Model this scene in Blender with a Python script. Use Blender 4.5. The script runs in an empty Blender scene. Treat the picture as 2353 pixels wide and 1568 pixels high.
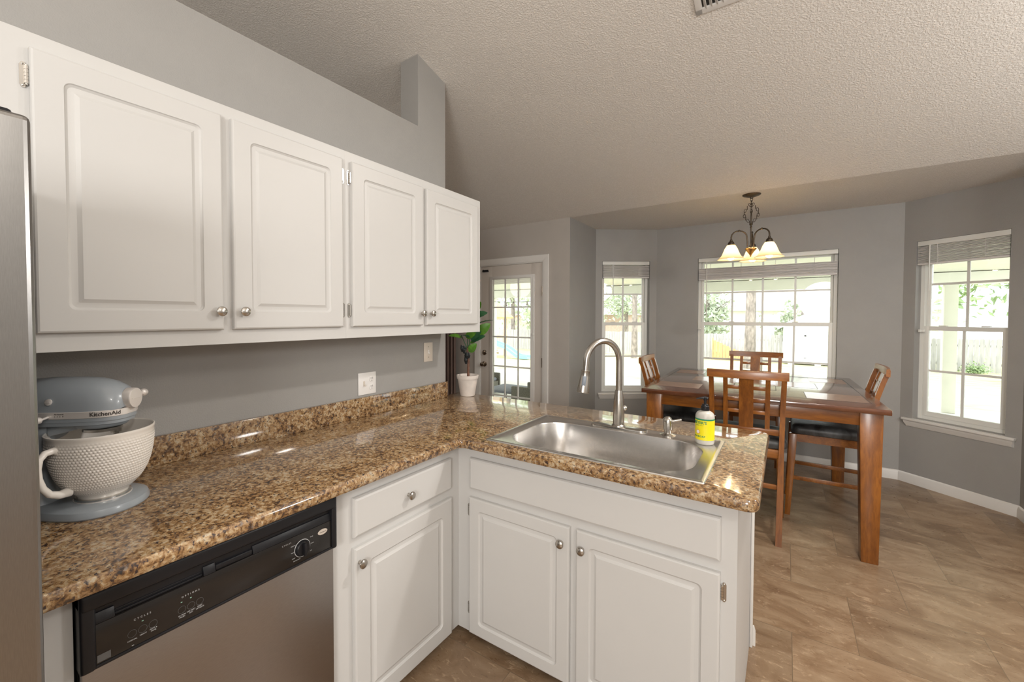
import bpy, bmesh, math, random
from mathutils import Vector, Matrix, Euler
random.seed(7)
PI = math.pi
sc = bpy.context.scene
COL = sc.collection

# ------------------------------------------------------------------ camera
FPX, YAW, PIT, ROL = 980.21, 0.6159, -0.0257, -0.0013
cam_d = bpy.data.cameras.new('camera'); cam = bpy.data.objects.new('camera', cam_d); COL.objects.link(cam)
cam_d.sensor_fit = 'HORIZONTAL'; cam_d.sensor_width = 36.0
cam_d.lens = FPX * 36.0 / 2353.0
cam_d.shift_x = 63.7 / 2353.0; cam_d.shift_y = -30.8 / 2353.0
cam_d.clip_start = 0.02; cam_d.clip_end = 300
right = Vector((math.cos(YAW), math.sin(YAW), 0))
fwd0 = Vector((-math.sin(YAW), math.cos(YAW), 0))
fwd = fwd0 * math.cos(PIT) + Vector((0, 0, math.sin(PIT)))
up = -fwd0 * math.sin(PIT) + Vector((0, 0, math.cos(PIT)))
R = Matrix((right, up, -fwd)).transposed() @ Matrix.Rotation(-ROL, 3, 'Z')
cam.matrix_world = Matrix.Translation((1.8099, 0.010, 1.4381)) @ R.to_4x4()
sc.camera = cam

# ------------------------------------------------------------------ world, sun, exposure
sc.view_settings.view_transform = 'Standard'; sc.view_settings.look = 'None'
sc.view_settings.gamma = 1.0; sc.view_settings.use_curve_mapping = False
sc.view_settings.exposure = 0.43
w = bpy.data.worlds.new('sky'); sc.world = w; w.use_nodes = True
bg = w.node_tree.nodes['Background']; bg.inputs[0].default_value = (0.93, 0.97, 1.0, 1); bg.inputs[1].default_value = 3.0
sun_d = bpy.data.lights.new('sun', 'SUN'); sun_d.energy = 1.4; sun_d.angle = math.radians(6); sun_d.color = (1, 0.96, 0.88)
sun = bpy.data.objects.new('sun', sun_d); COL.objects.link(sun)
sun.rotation_euler = Vector((0.25, 0.55, -1.0)).to_track_quat('-Z', 'Y').to_euler()
sun.location = (0, 0, 12)

def area(name, loc, size, power, color, aim=(0, 0, -1), spread=180):
    d = bpy.data.lights.new(name, 'AREA'); d.shape = 'DISK'; d.size = size; d.energy = power; d.color = color
    d.spread = math.radians(spread)
    o = bpy.data.objects.new(name, d); COL.objects.link(o); o.location = loc
    o.rotation_euler = Vector(aim).to_track_quat('-Z', 'Y').to_euler()
    return o
def lamp(name, loc, radius, power, color):
    d = bpy.data.lights.new(name, 'POINT'); d.shadow_soft_size = radius; d.energy = power; d.color = color
    o = bpy.data.objects.new(name, d); COL.objects.link(o); o.location = loc; return o
area('kitchen_ceiling_light', (2.20, 2.40, 2.80), 0.16, 24, (1, 0.95, 0.89), (0, -.25, -1))
lamp('rear_fill_light', (2.5, -1.95, 1.80), 0.45, 185, (1, 0.975, 0.94))  # added fill behind the camera, brightens ceiling and peninsula; no fixture there
lamp('kitchen_fill_light', (2.95, -0.10, 2.45), 0.14, 30, (1, 0.95, 0.88))  # made-up soft fill out of view; no pendant hangs here
lamp('right_fill_light', (3.75, 2.2, 2.00), 0.18, 48, (1, 0.985, 0.96))  # unseen fill added on the right to lift the bay, not a known lamp
lamp('living_room_fill', (-2.4, 1.0, 2.0), 0.20, 12, (1, 0.86, 0.72))  # dim fill added beyond the kitchen wall, no lamp seen there

# ------------------------------------------------------------------ material helpers
def new_mat(name):
    m = bpy.data.materials.new(name); m.use_nodes = True
    nt = m.node_tree; b = nt.nodes['Principled BSDF']
    return m, nt, b
def N(nt, t, **kw):
    n = nt.nodes.new(t)
    for k, v in kw.items():
        if k.startswith('i_'):
            key = k[2:].replace('_', ' ')
            n.inputs[key].default_value = v
        else: setattr(n, k, v)
    return n
def L(nt, a, b): nt.links.new(a, b)
def coords(nt, scale=(1, 1, 1), loc=(0, 0, 0), kind='Object'):
    tc = N(nt, 'ShaderNodeTexCoord'); mp = N(nt, 'ShaderNodeMapping')
    mp.inputs['Scale'].default_value = scale; mp.inputs['Location'].default_value = loc
    L(nt, tc.outputs[kind], mp.inputs['Vector']); return mp.outputs[0]
def ramp(nt, fac, stops, interp='LINEAR'):
    r = N(nt, 'ShaderNodeValToRGB'); r.color_ramp.interpolation = interp
    el = r.color_ramp.elements
    while len(el) < len(stops): el.new(0.5)
    for e, (p, c) in zip(el, stops): e.position = p; e.color = (*c, 1) if len(c) == 3 else c
    L(nt, fac, r.inputs[0]); return r.outputs[0]
def noise(nt, vec, scale, detail=4, rough=0.5, dist=0):
    n = N(nt, 'ShaderNodeTexNoise'); n.inputs['Scale'].default_value = scale; n.inputs['Detail'].default_value = detail
    n.inputs['Roughness'].default_value = rough; n.inputs['Distortion'].default_value = dist
    L(nt, vec, n.inputs['Vector']); return n.outputs['Fac']
def mix(nt, fac, a, b, mode='MIX'):
    m = N(nt, 'ShaderNodeMix', data_type='RGBA', blend_type=mode)
    for s, x in ((0, fac), (6, a), (7, b)):
        if isinstance(x, (int, float)): m.inputs[s].default_value = x
        elif isinstance(x, tuple): m.inputs[s].default_value = (*x, 1)
        else: L(nt, x, m.inputs[s])
    return m.outputs[2]
def bump(nt, b, h, strength, dist=0.002):
    n = N(nt, 'ShaderNodeBump'); n.inputs['Strength'].default_value = strength; n.inputs['Distance'].default_value = dist
    L(nt, h, n.inputs['Height']); L(nt, n.outputs[0], b.inputs['Normal'])
def simple(name, col, rough=0.5, metal=0.0, var=0.04, bscale=0, bstr=0.1, bdist=0.001, coat=0, vscale=6, stretch=(1, 1, 1), spec=0.5):
    m, nt, b = new_mat(name)
    v = coords(nt, stretch)
    n = noise(nt, v, vscale, 3)
    lo = tuple(max(0, c * (1 - var)) for c in col); hi = tuple(min(1, c * (1 + var)) for c in col)
    L(nt, ramp(nt, n, [(0.3, lo), (0.7, hi)]), b.inputs['Base Color'])
    b.inputs['Roughness'].default_value = rough; b.inputs['Metallic'].default_value = metal
    b.inputs['Specular IOR Level'].default_value = spec
    if coat: b.inputs['Coat Weight'].default_value = coat; b.inputs['Coat Roughness'].default_value = 0.08
    if bscale: bump(nt, b, noise(nt, v, bscale, 3), bstr, bdist)
    return m
def wood_mat(name, dark, light, stretch, rough=0.32, coat=0.25, sc_=9):
    m, nt, b = new_mat(name)
    v = coords(nt, stretch)
    n1 = noise(nt, v, sc_, 6, 0.62, 0.6); n2 = noise(nt, v, sc_ * 6, 4, 0.6)
    c = ramp(nt, n1, [(0.28, dark), (0.5, tuple((a + c) / 2 for a, c in zip(dark, light))), (0.72, light)])
    c = mix(nt, ramp(nt, n2, [(0.35, (0.45, 0.45, 0.45)), (0.55, (0, 0, 0))]), c, dark)
    L(nt, c, b.inputs['Base Color']); b.inputs['Roughness'].default_value = rough
    b.inputs['Coat Weight'].default_value = coat; b.inputs['Coat Roughness'].default_value = 0.15
    bump(nt, b, n2, 0.08, 0.0005)
    return m

M = {}
M['wall'] = simple('grey_wall_paint', (0.335, 0.326, 0.312), 0.55, var=0.02, bscale=190, bstr=0.30, bdist=0.003)
M['wall_warm'] = simple('warm_grey_wall', (0.45, 0.415, 0.38), 0.6, var=0.02, bscale=190, bstr=0.30, bdist=0.003)  # warmer, lighter tone on the patio door and living room walls
def ceiling_mat():
    m, nt, b = new_mat('textured_ceiling')
    v = coords(nt)
    n = noise(nt, v, 115, 5, 0.55, 0.35)
    h = ramp(nt, n, [(0.40, (0, 0, 0)), (0.62, (1, 1, 1))])
    L(nt, mix(nt, h, (0.77, 0.735, 0.685), (0.85, 0.81, 0.76)), b.inputs['Base Color'])
    b.inputs['Roughness'].default_value = 0.9
    bump(nt, b, h, 0.55, 0.005); return m
M['ceiling'] = ceiling_mat()
M['white'] = simple('white_cabinet_paint', (0.56, 0.552, 0.538), 0.42, spec=0.4, var=0.012, bscale=40, bstr=0.02, bdist=0.001, vscale=3)
M['whitetrim'] = simple('white_trim_paint', (0.72, 0.70, 0.67), 0.38, var=0.01)
M['vinyl'] = simple('white_window_vinyl', (0.78, 0.78, 0.74), 0.4, var=0.01)
M['door'] = simple('painted_door', (0.62, 0.57, 0.52), 0.4, var=0.012)
M['blind'] = simple('blind_slat', (0.80, 0.765, 0.745), 0.5, var=0.03, vscale=20)
M['black'] = simple('black_plastic', (0.010, 0.010, 0.012), 0.38, var=0.1, spec=0.35, bscale=500, bstr=0.05)
M['blackgloss'] = simple('black_gloss_panel', (0.014, 0.012, 0.011), 0.16, var=0.1)
M['dark'] = simple('dark_recess', (0.02, 0.018, 0.016), 0.7, var=0.1)
M['silk'] = simple('printed_grey', (0.42, 0.42, 0.42), 0.5, var=0.02)
M['silkdim'] = simple('printed_dim_grey', (0.10, 0.10, 0.10), 0.4, var=0.02)
M['green_led'] = simple('indicator_green', (0.25, 0.45, 0.35), 0.4, var=0.02)
M['badge'] = simple('silver_badge', (0.50, 0.44, 0.38), 0.35, var=0.03)
def steel(name, col, rough, stretch, bs=0.06):
    m, nt, b = new_mat(name)
    v = coords(nt, stretch)
    n = noise(nt, v, 60, 4, 0.6)
    L(nt, ramp(nt, n, [(0.3, tuple(c * .93 for c in col)), (0.7, tuple(min(1, c * 1.05) for c in col))]), b.inputs['Base Color'])
    b.inputs['Metallic'].default_value = 1; b.inputs['Roughness'].default_value = rough
    bump(nt, b, n, bs, 0.0004); return m
M['steel_dw'] = steel('brushed_stainless_door', (0.37, 0.34, 0.32), 0.34, (1, 1, 14))
M['steel_fridge'] = steel('brushed_stainless_fridge', (0.33, 0.32, 0.31), 0.30, (1, 12, 1))
M['steel'] = steel('stainless_sink', (0.70, 0.68, 0.66), 0.27, (2, 12, 2), 0.05)
M['nickel'] = steel('brushed_nickel', (0.50, 0.47, 0.43), 0.26, (1, 1, 8), 0.03)
M['chrome'] = simple('chrome_hinge', (0.62, 0.60, 0.57), 0.18, 1.0, var=0.03)
M['brass'] = simple('aged_brass', (0.30, 0.20, 0.09), 0.35, 1.0, var=0.1, vscale=40)
M['bronze'] = simple('dark_bronze', (0.085, 0.066, 0.048), 0.42, 0.85, var=0.2, vscale=60)
M['knobmetal'] = simple('antique_door_hardware', (0.33, 0.28, 0.23), 0.25, 1.0, var=0.08)

def granite():
    m, nt, b = new_mat('speckled_granite')
    v = coords(nt)
    n1 = noise(nt, v, 70, 7, 0.66, 0.5)
    n0 = noise(nt, v, 14, 4, 0.6, 0.5)
    add = N(nt, 'ShaderNodeMath', operation='MULTIPLY_ADD'); L(nt, n0, add.inputs[0]); add.inputs[1].default_value = 0.42; L(nt, n1, add.inputs[2])
    c = ramp(nt, add.outputs[0], [(0.52, (0.024, 0.018, 0.017)), (0.60, (0.105, 0.053, 0.024)), (0.68, (0.255, 0.140, 0.058)), (0.77, (0.40, 0.265, 0.135)), (0.87, (0.52, 0.43, 0.30)), (0.95, (0.28, 0.255, 0.225))])
    n2 = noise(nt, coords(nt, loc=(3, 5, 1)), 100, 5, 0.62)
    c = mix(nt, ramp(nt, n2, [(0.575, (0, 0, 0)), (0.63, (1, 1, 1))]), c, (0.034, 0.022, 0.024))
    n3 = noise(nt, coords(nt, loc=(7, 2, 4)), 60, 5, 0.6)
    c = mix(nt, ramp(nt, n3, [(0.60, (0, 0, 0)), (0.68, (0.75, 0.75, 0.75))]), c, (0.22, 0.19, 0.165))
    n4 = noise(nt, coords(nt, loc=(1, 9, 2)), 75, 5, 0.6)
    c = mix(nt, ramp(nt, n4, [(0.62, (0, 0, 0)), (0.68, (0.9, 0.9, 0.9))]), c, (0.58, 0.45, 0.28))
    L(nt, c, b.inputs['Base Color'])
    b.inputs['Roughness'].default_value = 0.10; b.inputs['Specular IOR Level'].default_value = 0.6
    b.inputs['Coat Weight'].default_value = 0.6; b.inputs['Coat Roughness'].default_value = 0.03
    return m
M['granite'] = granite()

def floor_mat():
    m, nt, b = new_mat('travertine_tile')
    v = coords(nt, loc=(-1.853 + 0.467 * 20, -3.305 + 0.463 * 10, 0))
    br = N(nt, 'ShaderNodeTexBrick'); br.offset = 0.5; br.offset_frequency = 2; br.squash = 1
    L(nt, v, br.inputs['Vector'])
    br.inputs['Color1'].default_value = (0, 0, 0, 1); br.inputs['Color2'].default_value = (1, 1, 1, 1); br.inputs['Mortar'].default_value = (0.5, 0.5, 0.5, 1)
    br.inputs['Scale'].default_value = 1; br.inputs['Mortar Size'].default_value = 0.0016; br.inputs['Mortar Smooth'].default_value = 0.2
    br.inputs['Brick Width'].default_value = 0.467; br.inputs['Row Height'].default_value = 0.463
    seed = br.outputs['Color']
    mul = N(nt, 'ShaderNodeVectorMath', operation='SCALE'); L(nt, seed, mul.inputs[0]); mul.inputs['Scale'].default_value = 37.0
    addv = N(nt, 'ShaderNodeVectorMath', operation='ADD'); L(nt, coords(nt, (1.0, 1.9, 1)), addv.inputs[0]); L(nt, mul.outputs[0], addv.inputs[1])
    vv = addv.outputs[0]
    n1 = noise(nt, vv, 3.4, 9, 0.66, 0.9)
    n2 = noise(nt, vv, 17, 9, 0.72, 0.8)
    c = ramp(nt, n1, [(0.25, (0.145, 0.083, 0.045)), (0.45, (0.232, 0.150, 0.088)), (0.62, (0.315, 0.222, 0.141)), (0.8, (0.395, 0.295, 0.200))])
    tone = ramp(nt, seed, [(0, (0.80, 0.78, 0.76)), (0.5, (1, 1, 1)), (1, (1.12, 1.12, 1.12))])
    c = mix(nt, 1.0, c, tone, 'MULTIPLY')
    c = mix(nt, ramp(nt, n2, [(0.565, (0, 0, 0)), (0.64, (0.6, 0.6, 0.6))]), c, (0.46, 0.335, 0.215))
    n3 = noise(nt, vv, 26, 6, 0.7, 1.0)
    c = mix(nt, ramp(nt, n3, [(0.60, (0, 0, 0)), (0.68, (0.5, 0.5, 0.5))]), c, (0.13, 0.075, 0.042))
    c = mix(nt, ramp(nt, br.outputs['Fac'], [(0.3, (0, 0, 0)), (0.9, (0.75, 0.75, 0.75))]), c, (0.13, 0.095, 0.06))
    L(nt, c, b.inputs['Base Color'])
    L(nt, ramp(nt, n2, [(0.3, (0.24,) * 3), (0.7, (0.42,) * 3)]), b.inputs['Roughness'])
    bump(nt, b, br.outputs['Fac'], -0.25, 0.001); return m
M['floor'] = floor_mat()
M['wood_v'] = wood_mat('stained_wood_upright', (0.13, 0.038, 0.007), (0.36, 0.128, 0.018), (3, 3, 0.5), sc_=6)
M['wood_h'] = wood_mat('stained_wood_rail', (0.13, 0.038, 0.007), (0.36, 0.128, 0.018), (0.5, 3, 3), sc_=6)
M['wood_top'] = wood_mat('dark_table_top', (0.075, 0.024, 0.010), (0.17, 0.062, 0.028), (0.5, 4, 3), 0.12, 1.0, 7)
M['inlay'] = simple('slate_inlay', (0.25, 0.145, 0.095), 0.30, var=0.15, vscale=30, coat=0.3, bscale=200, bstr=0.1)
M['inlay_line'] = simple('inlay_joint', (0.02, 0.012, 0.01), 0.5)
def cushion_mat():
    m, nt, b = new_mat('worn_black_leather')
    v = coords(nt, (1, 2.2, 1))
    n = noise(nt, v, 7, 5, 0.55, 1.0); n2 = noise(nt, v, 11, 3, 0.45, 0.8)
    L(nt, ramp(nt, n, [(0.35, (0.022, 0.021, 0.021)), (0.75, (0.085, 0.088, 0.088))]), b.inputs['Base Color'])
    b.inputs['Roughness'].default_value = 0.42
    bump(nt, b, n2, 0.22, 0.010); return m
M['cushion'] = cushion_mat()
M['mixer'] = simple('blue_grey_enamel', (0.32, 0.355, 0.39), 0.28, var=0.02, coat=0.2)
M['mixer_metal'] = simple('satin_aluminium', (0.78, 0.74, 0.71), 0.38, 0.35, var=0.03)
M['ceramic'] = simple('white_ceramic', (0.82, 0.78, 0.73), 0.22, var=0.01, coat=0.3)
M['letter_dark'] = simple('engraved_lettering', (0.10, 0.09, 0.085), 0.4, 0.5, var=0.02)
M['pot'] = simple('white_washed_clay', (0.66, 0.60, 0.55), 0.8, var=0.14, vscale=14, bscale=60, bstr=0.15)
M['soil'] = simple('potting_foam', (0.30, 0.24, 0.20), 0.9, var=0.3, vscale=40, bscale=90, bstr=0.4)
M['trunk'] = simple('brown_stem', (0.14, 0.065, 0.04), 0.7, var=0.4, vscale=60)
M['tape'] = simple('black_wrap', (0.012, 0.016, 0.018), 0.45, var=0.3, vscale=50, bscale=80, bstr=0.5, bdist=0.004)
def leaf_mat(name, c1, c2):
    m, nt, b = new_mat(name)
    n = noise(nt, coords(nt), 25, 4)
    L(nt, ramp(nt, n, [(0.3, c1), (0.7, c2)]), b.inputs['Base Color']); b.inputs['Roughness'].default_value = 0.42
    return m
M['leaf'] = leaf_mat('bright_green_leaf', (0.055, 0.16, 0.012), (0.10, 0.26, 0.02))
M['leafd'] = leaf_mat('dark_green_leaf', (0.012, 0.06, 0.025), (0.03, 0.11, 0.04))
M['plate'] = simple('white_wall_plate', (0.80, 0.78, 0.76), 0.35, var=0.01)
M['plate_ivory'] = simple('ivory_wall_plate', (0.68, 0.61, 0.53), 0.4, var=0.02)
M['soapbody'] = simple('frosted_soap_bottle', (0.52, 0.50, 0.45), 0.35, var=0.02)
M['yellow'] = simple('yellow_label', (0.85, 0.72, 0.008), 0.45, var=0.02)
M['greenlab'] = simple('green_label_band', (0.02, 0.24, 0.10), 0.45, var=0.02)
M['redring'] = simple('red_ring', (0.70, 0.12, 0.05), 0.5, var=0.02)
M['whitespot'] = simple('white_label_disc', (0.85, 0.82, 0.80), 0.5, var=0.01)
M['lint'] = simple('yellow_bean', (0.80, 0.58, 0.20), 0.5, var=0.05)
M['curtain'] = simple('mauve_curtain', (0.20, 0.14, 0.12), 0.85, var=0.05, bscale=300, bstr=0.1)
M['button_grey'] = simple('grey_button', (0.20, 0.23, 0.27), 0.4, var=0.03)
# outdoors
M['lawn'] = simple('dry_lawn', (0.52, 0.50, 0.28), 0.95, var=0.25, vscale=2.2, bscale=60, bstr=0.5, bdist=0.02)
M['patio'] = simple('patio_concrete', (0.74, 0.72, 0.68), 0.8, var=0.06)
M['porch'] = simple('cream_porch_paint', (0.74, 0.735, 0.62), 0.6, var=0.03)
M['shed'] = simple('white_shed_siding', (0.80, 0.80, 0.80), 0.7, var=0.02)
M['shedtrim'] = simple('shed_trim', (0.50, 0.50, 0.51), 0.7, var=0.02)
M['shingle'] = simple('grey_shingle', (0.48, 0.47, 0.46), 0.9, var=0.1, vscale=12)
M['brick'] = simple('pale_red_brick', (0.62, 0.46, 0.41), 0.9, var=0.15, vscale=10)
M['bark'] = simple('pine_bark', (0.27, 0.23, 0.21), 0.95, var=0.45, vscale=9, bscale=16, bstr=0.8, bdist=0.03, stretch=(1, 1, 0.4))
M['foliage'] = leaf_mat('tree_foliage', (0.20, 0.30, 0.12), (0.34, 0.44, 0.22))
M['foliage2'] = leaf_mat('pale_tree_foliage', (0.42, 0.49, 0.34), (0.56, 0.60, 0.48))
M['slide'] = simple('turquoise_slide', (0.28, 0.58, 0.62), 0.4, var=0.03)
M['playwood'] = simple('play_set_wood', (0.50, 0.38, 0.25), 0.8, var=0.15)
M['orangewood'] = simple('fresh_cedar', (0.64, 0.38, 0.19), 0.8, var=0.12)
M['wicker'] = simple('dark_wicker', (0.16, 0.15, 0.12), 0.8, var=0.3, vscale=60, bscale=120, bstr=0.5)
M['seatgrey'] = simple('grey_patio_cushion', (0.22, 0.23, 0.27), 0.9, var=0.15, vscale=30)
def fence_mat():
    m, nt, b = new_mat('weathered_fence')
    n = noise(nt, coords(nt, (3, 3, 0.5)), 4, 5)
    L(nt, ramp(nt, n, [(0.3, (0.37, 0.36, 0.36)), (0.7, (0.52, 0.50, 0.49))]), b.inputs['Base Color']); b.inputs['Roughness'].default_value = 0.9
    return m
M['fence'] = fence_mat()
def glass_mat():
    m, nt, b = new_mat('window_glass'); nt.nodes.remove(b)
    out = nt.nodes['Material Output']; t = N(nt, 'ShaderNodeBsdfTransparent'); g = N(nt, 'ShaderNodeBsdfGlossy'); g.inputs['Roughness'].default_value = 0.01
    t.inputs[0].default_value = (0.97, 0.985, 0.975, 1)
    lw = N(nt, 'ShaderNodeFresnel'); lw.inputs[0].default_value = 1.35
    mx = N(nt, 'ShaderNodeMixShader'); L(nt, lw.outputs[0], mx.inputs[0]); L(nt, t.outputs[0], mx.inputs[1]); L(nt, g.outputs[0], mx.inputs[2]); L(nt, mx.outputs[0], out.inputs[0])
    return m
M['glass'] = glass_mat()
def emis(name, col, s):
    m, nt, b = new_mat(name)
    b.inputs['Base Color'].default_value = (*col, 1); b.inputs['Emission Color'].default_value = (*col, 1); b.inputs['Emission Strength'].default_value = s
    return m
M['bulb'] = emis('lit_bulb', (1, 0.82, 0.56), 48)
def shade_mat():
    m, nt, b = new_mat('amber_glass_shade')
    n = noise(nt, coords(nt), 30, 4)
    L(nt, ramp(nt, n, [(0.3, (0.86, 0.76, 0.58)), (0.7, (0.93, 0.86, 0.70))]), b.inputs['Base Color'])
    b.inputs['Roughness'].default_value = 0.35
    out = nt.nodes['Material Output']; t = N(nt, 'ShaderNodeBsdfTranslucent'); t.inputs[0].default_value = (1.0, 0.90, 0.70, 1)
    mx = N(nt, 'ShaderNodeMixShader'); mx.inputs[0].default_value = 0.6
    L(nt, b.outputs[0], mx.inputs[1]); L(nt, t.outputs[0], mx.inputs[2]); L(nt, mx.outputs[0], out.inputs[0]); return m
M['shade'] = shade_mat()

# ------------------------------------------------------------------ geometry helpers
class S:
    """collects shapes in one bmesh"""
    def __init__(s): s.bm = bmesh.new()
    def _merge(s, b):
        me = bpy.data.meshes.new('tmp'); b.to_mesh(me); b.free(); s.bm.from_mesh(me); bpy.data.meshes.remove(me); return s
    def box(s, x0, y0, z0, x1, y1, z1, bev=0.0, seg=2):
        x0, x1 = min(x0, x1), max(x0, x1); y0, y1 = min(y0, y1), max(y0, y1); z0, z1 = min(z0, z1), max(z0, z1)
        b = bmesh.new(); bmesh.ops.create_cube(b, size=1)
        for v in b.verts: v.co = Vector(((x0 + x1) / 2 + v.co.x * (x1 - x0), (y0 + y1) / 2 + v.co.y * (y1 - y0), (z0 + z1) / 2 + v.co.z * (z1 - z0)))
        if bev: bmesh.ops.bevel(b, geom=b.edges[:], offset=bev, segments=seg, affect='EDGES', profile=0.5)
        return s._merge(b)
    def hexa(s, p, bev=0.0):
        """8 points: bottom 4 ccw, top 4 ccw"""
        b = bmesh.new(); v = [b.verts.new(q) for q in p]
        for f in ((3, 2, 1, 0), (4, 5, 6, 7), (0, 1, 5, 4), (1, 2, 6, 5), (2, 3, 7, 6), (3, 0, 4, 7)): b.faces.new([v[i] for i in f])
        if bev: bmesh.ops.bevel(b, geom=b.edges[:], offset=bev, segments=2, affect='EDGES', profile=0.5)
        return s._merge(b)
    def loft(s, rings, cap0=True, cap1=True, closed=True, loop=False):
        vs = [[s.bm.verts.new(p) for p in r] for r in rings]
        n = len(vs[0]); K = len(vs)
        for k in range(K if loop else K - 1):
            a, c = vs[k], vs[(k + 1) % K]
            for i in range(n if closed else n - 1):
                j = (i + 1) % n
                try: s.bm.faces.new((a[i], a[j], c[j], c[i]))
                except ValueError: pass
        if cap0 and not loop: s.bm.faces.new(vs[0][::-1])
        if cap1 and not loop: s.bm.faces.new(vs[-1])
        return s
    def lathe(s, prof, c=(0, 0, 0), n=32, axis=(0, 0, 1), cap=True):
        """prof: (r, h) along the axis"""
        q = Vector((0, 0, 1)).rotation_difference(Vector(axis)); c = Vector(c)
        rings = [[c + q @ Vector((max(r, 1e-5) * math.cos(2 * PI * i / n), max(r, 1e-5) * math.sin(2 * PI * i / n), h)) for i in range(n)] for r, h in prof]
        return s.loft(rings, cap, cap)
    def cyl(s, p0, p1, r0, r1=None, n=16):
        p0, p1 = Vector(p0), Vector(p1); d = p1 - p0
        return s.lathe([(r0, 0), (r0 if r1 is None else r1, d.length)], p0, n, d.normalized())
    def tube(s, pts, r, n=10, closed=False):
        pts = [Vector(p) for p in pts]; K = len(pts); rings = []
        prev = None
        for i, p in enumerate(pts):
            a = pts[i - 1] if (i or closed) else pts[i]; c = pts[(i + 1) % K] if (i < K - 1 or closed) else pts[i]
            t = (c - a).normalized()
            if prev is None: u = t.orthogonal().normalized()
            else: u = (prev - t * prev.dot(t)); u = u.normalized() if u.length > 1e-6 else t.orthogonal().normalized()
            prev = u; v = t.cross(u); rr = r[i] if isinstance(r, (list, tuple)) else r
            rings.append([p + (u * math.cos(2 * PI * k / n) + v * math.sin(2 * PI * k / n)) * rr for k in range(n)])
        return s.loft(rings, not closed, not closed, True, closed)
    def ball(s, c, r, sx=1, sy=1, sz=1, n=20):
        prof = [(math.sin(PI * k / 12), -math.cos(PI * k / 12)) for k in range(13)]
        rings = [[Vector((c[0] + max(a, 1e-4) * r * sx * math.cos(2 * PI * i / n), c[1] + max(a, 1e-4) * r * sy * math.sin(2 * PI * i / n), c[2] + h * r * sz)) for i in range(n)] for a, h in prof]
        return s.loft(rings)
    def prism(s, poly, lo, hi, plane='XY'):
        f = {'XY': lambda a, b_, h: (a, b_, h), 'YZ': lambda a, b_, h: (h, a, b_), 'XZ': lambda a, b_, h: (a, h, b_)}[plane]
        b = bmesh.new()
        v0 = [b.verts.new(f(a, c, lo)) for a, c in poly]; v1 = [b.verts.new(f(a, c, hi)) for a, c in poly]
        n = len(poly); b.faces.new(v0[::-1]); b.faces.new(v1)
        for i in range(n): j = (i + 1) % n; b.faces.new((v0[i], v0[j], v1[j], v1[i]))
        bmesh.ops.recalc_face_normals(b, faces=b.faces[:])
        return s._merge(b)
    def xf(s, m): bmesh.ops.transform(s.bm, matrix=m, verts=s.bm.verts[:]); return s
    def add(s, o): me = bpy.data.meshes.new('t'); o.bm.to_mesh(me); s.bm.from_mesh(me); bpy.data.meshes.remove(me); return s

OFF = {}
def finish(name, s, mat, smooth=True, weld=True, ang=35):
    if weld: bmesh.ops.remove_doubles(s.bm, verts=s.bm.verts[:], dist=2e-5)
    bmesh.ops.recalc_face_normals(s.bm, faces=s.bm.faces[:])
    me = bpy.data.meshes.new(name); s.bm.to_mesh(me); s.bm.free()
    mats = mat if isinstance(mat, (list, tuple)) else [mat]
    for m in mats: me.materials.append(M[m] if isinstance(m, str) else m)
    if smooth:
        me.shade_smooth(); me.set_sharp_from_angle(angle=math.radians(13 if name in ('door', 'drawer', 'drawer_front') else ang))
    o = bpy.data.objects.new(name, me); COL.objects.link(o); return o
def thing(name, label, cat, loc=(0, 0, 0), rz=0, group=None):
    o = bpy.data.objects.new(name, None); COL.objects.link(o); o.empty_display_size = 0.1
    o.location = loc; o.rotation_euler = (0, 0, rz); o['label'] = label; o['category'] = cat
    if group: o['group'] = group
    OFF[o.name] = Vector(loc) if rz == 0 else Vector((0, 0, 0))
    return o
def part(parent, name, s, mat, label=None, smooth=True, local=False):
    off = OFF.get(parent.name, Vector((0, 0, 0)))
    if not local and off.length: s.xf(Matrix.Translation(-off))
    o = finish(name, s, mat, smooth); o.parent = parent; OFF[o.name] = off if not local else Vector((0, 0, 0))
    if label: o['label'] = label
    return o
def single(name, s, mat, label, cat, group=None, smooth=True):
    o = finish(name, s, mat, smooth); o['label'] = label; o['category'] = cat
    if group: o['group'] = group
    return o
def struct(name, s, mat, smooth=True):
    o = finish(name, s, mat, smooth); o['kind'] = 'structure'; OFF[o.name] = Vector((0, 0, 0)); return o
def copy_tree(o, parent=None):
    c = o.copy(); COL.objects.link(c); c.parent = parent
    for ch in list(o.children): copy_tree(ch, c)
    return c
def text_shape(txt, size, align='CENTER', extrude=0.0003, spacing=1.0, bold=0.0):
    cu = bpy.data.curves.new('t', 'FONT'); cu.body = txt; cu.size = size; cu.align_x = align; cu.align_y = 'CENTER'
    cu.extrude = extrude; cu.space_character = spacing; cu.offset = bold; cu.resolution_u = 3
    o = bpy.data.objects.new('t', cu); COL.objects.link(o)
    dg = bpy.context.evaluated_depsgraph_get(); me = bpy.data.meshes.new_from_object(o.evaluated_get(dg))
    s = S(); s.bm.from_mesh(me); bpy.data.meshes.remove(me); bpy.data.objects.remove(o); bpy.data.curves.remove(cu)
    return s
def rrect(cx, cy, w, h, r, n=6):
    pts = []
    for qx, qy, a0 in ((1, 1, 0), (-1, 1, 90), (-1, -1, 180), (1, -1, 270)):
        for k in range(n + 1):
            a = math.radians(a0 + 90 * k / n)
            pts.append((cx + qx * (w / 2 - r) + r * math.cos(a), cy + qy * (h / 2 - r) + r * math.sin(a)))
    return pts

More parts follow.
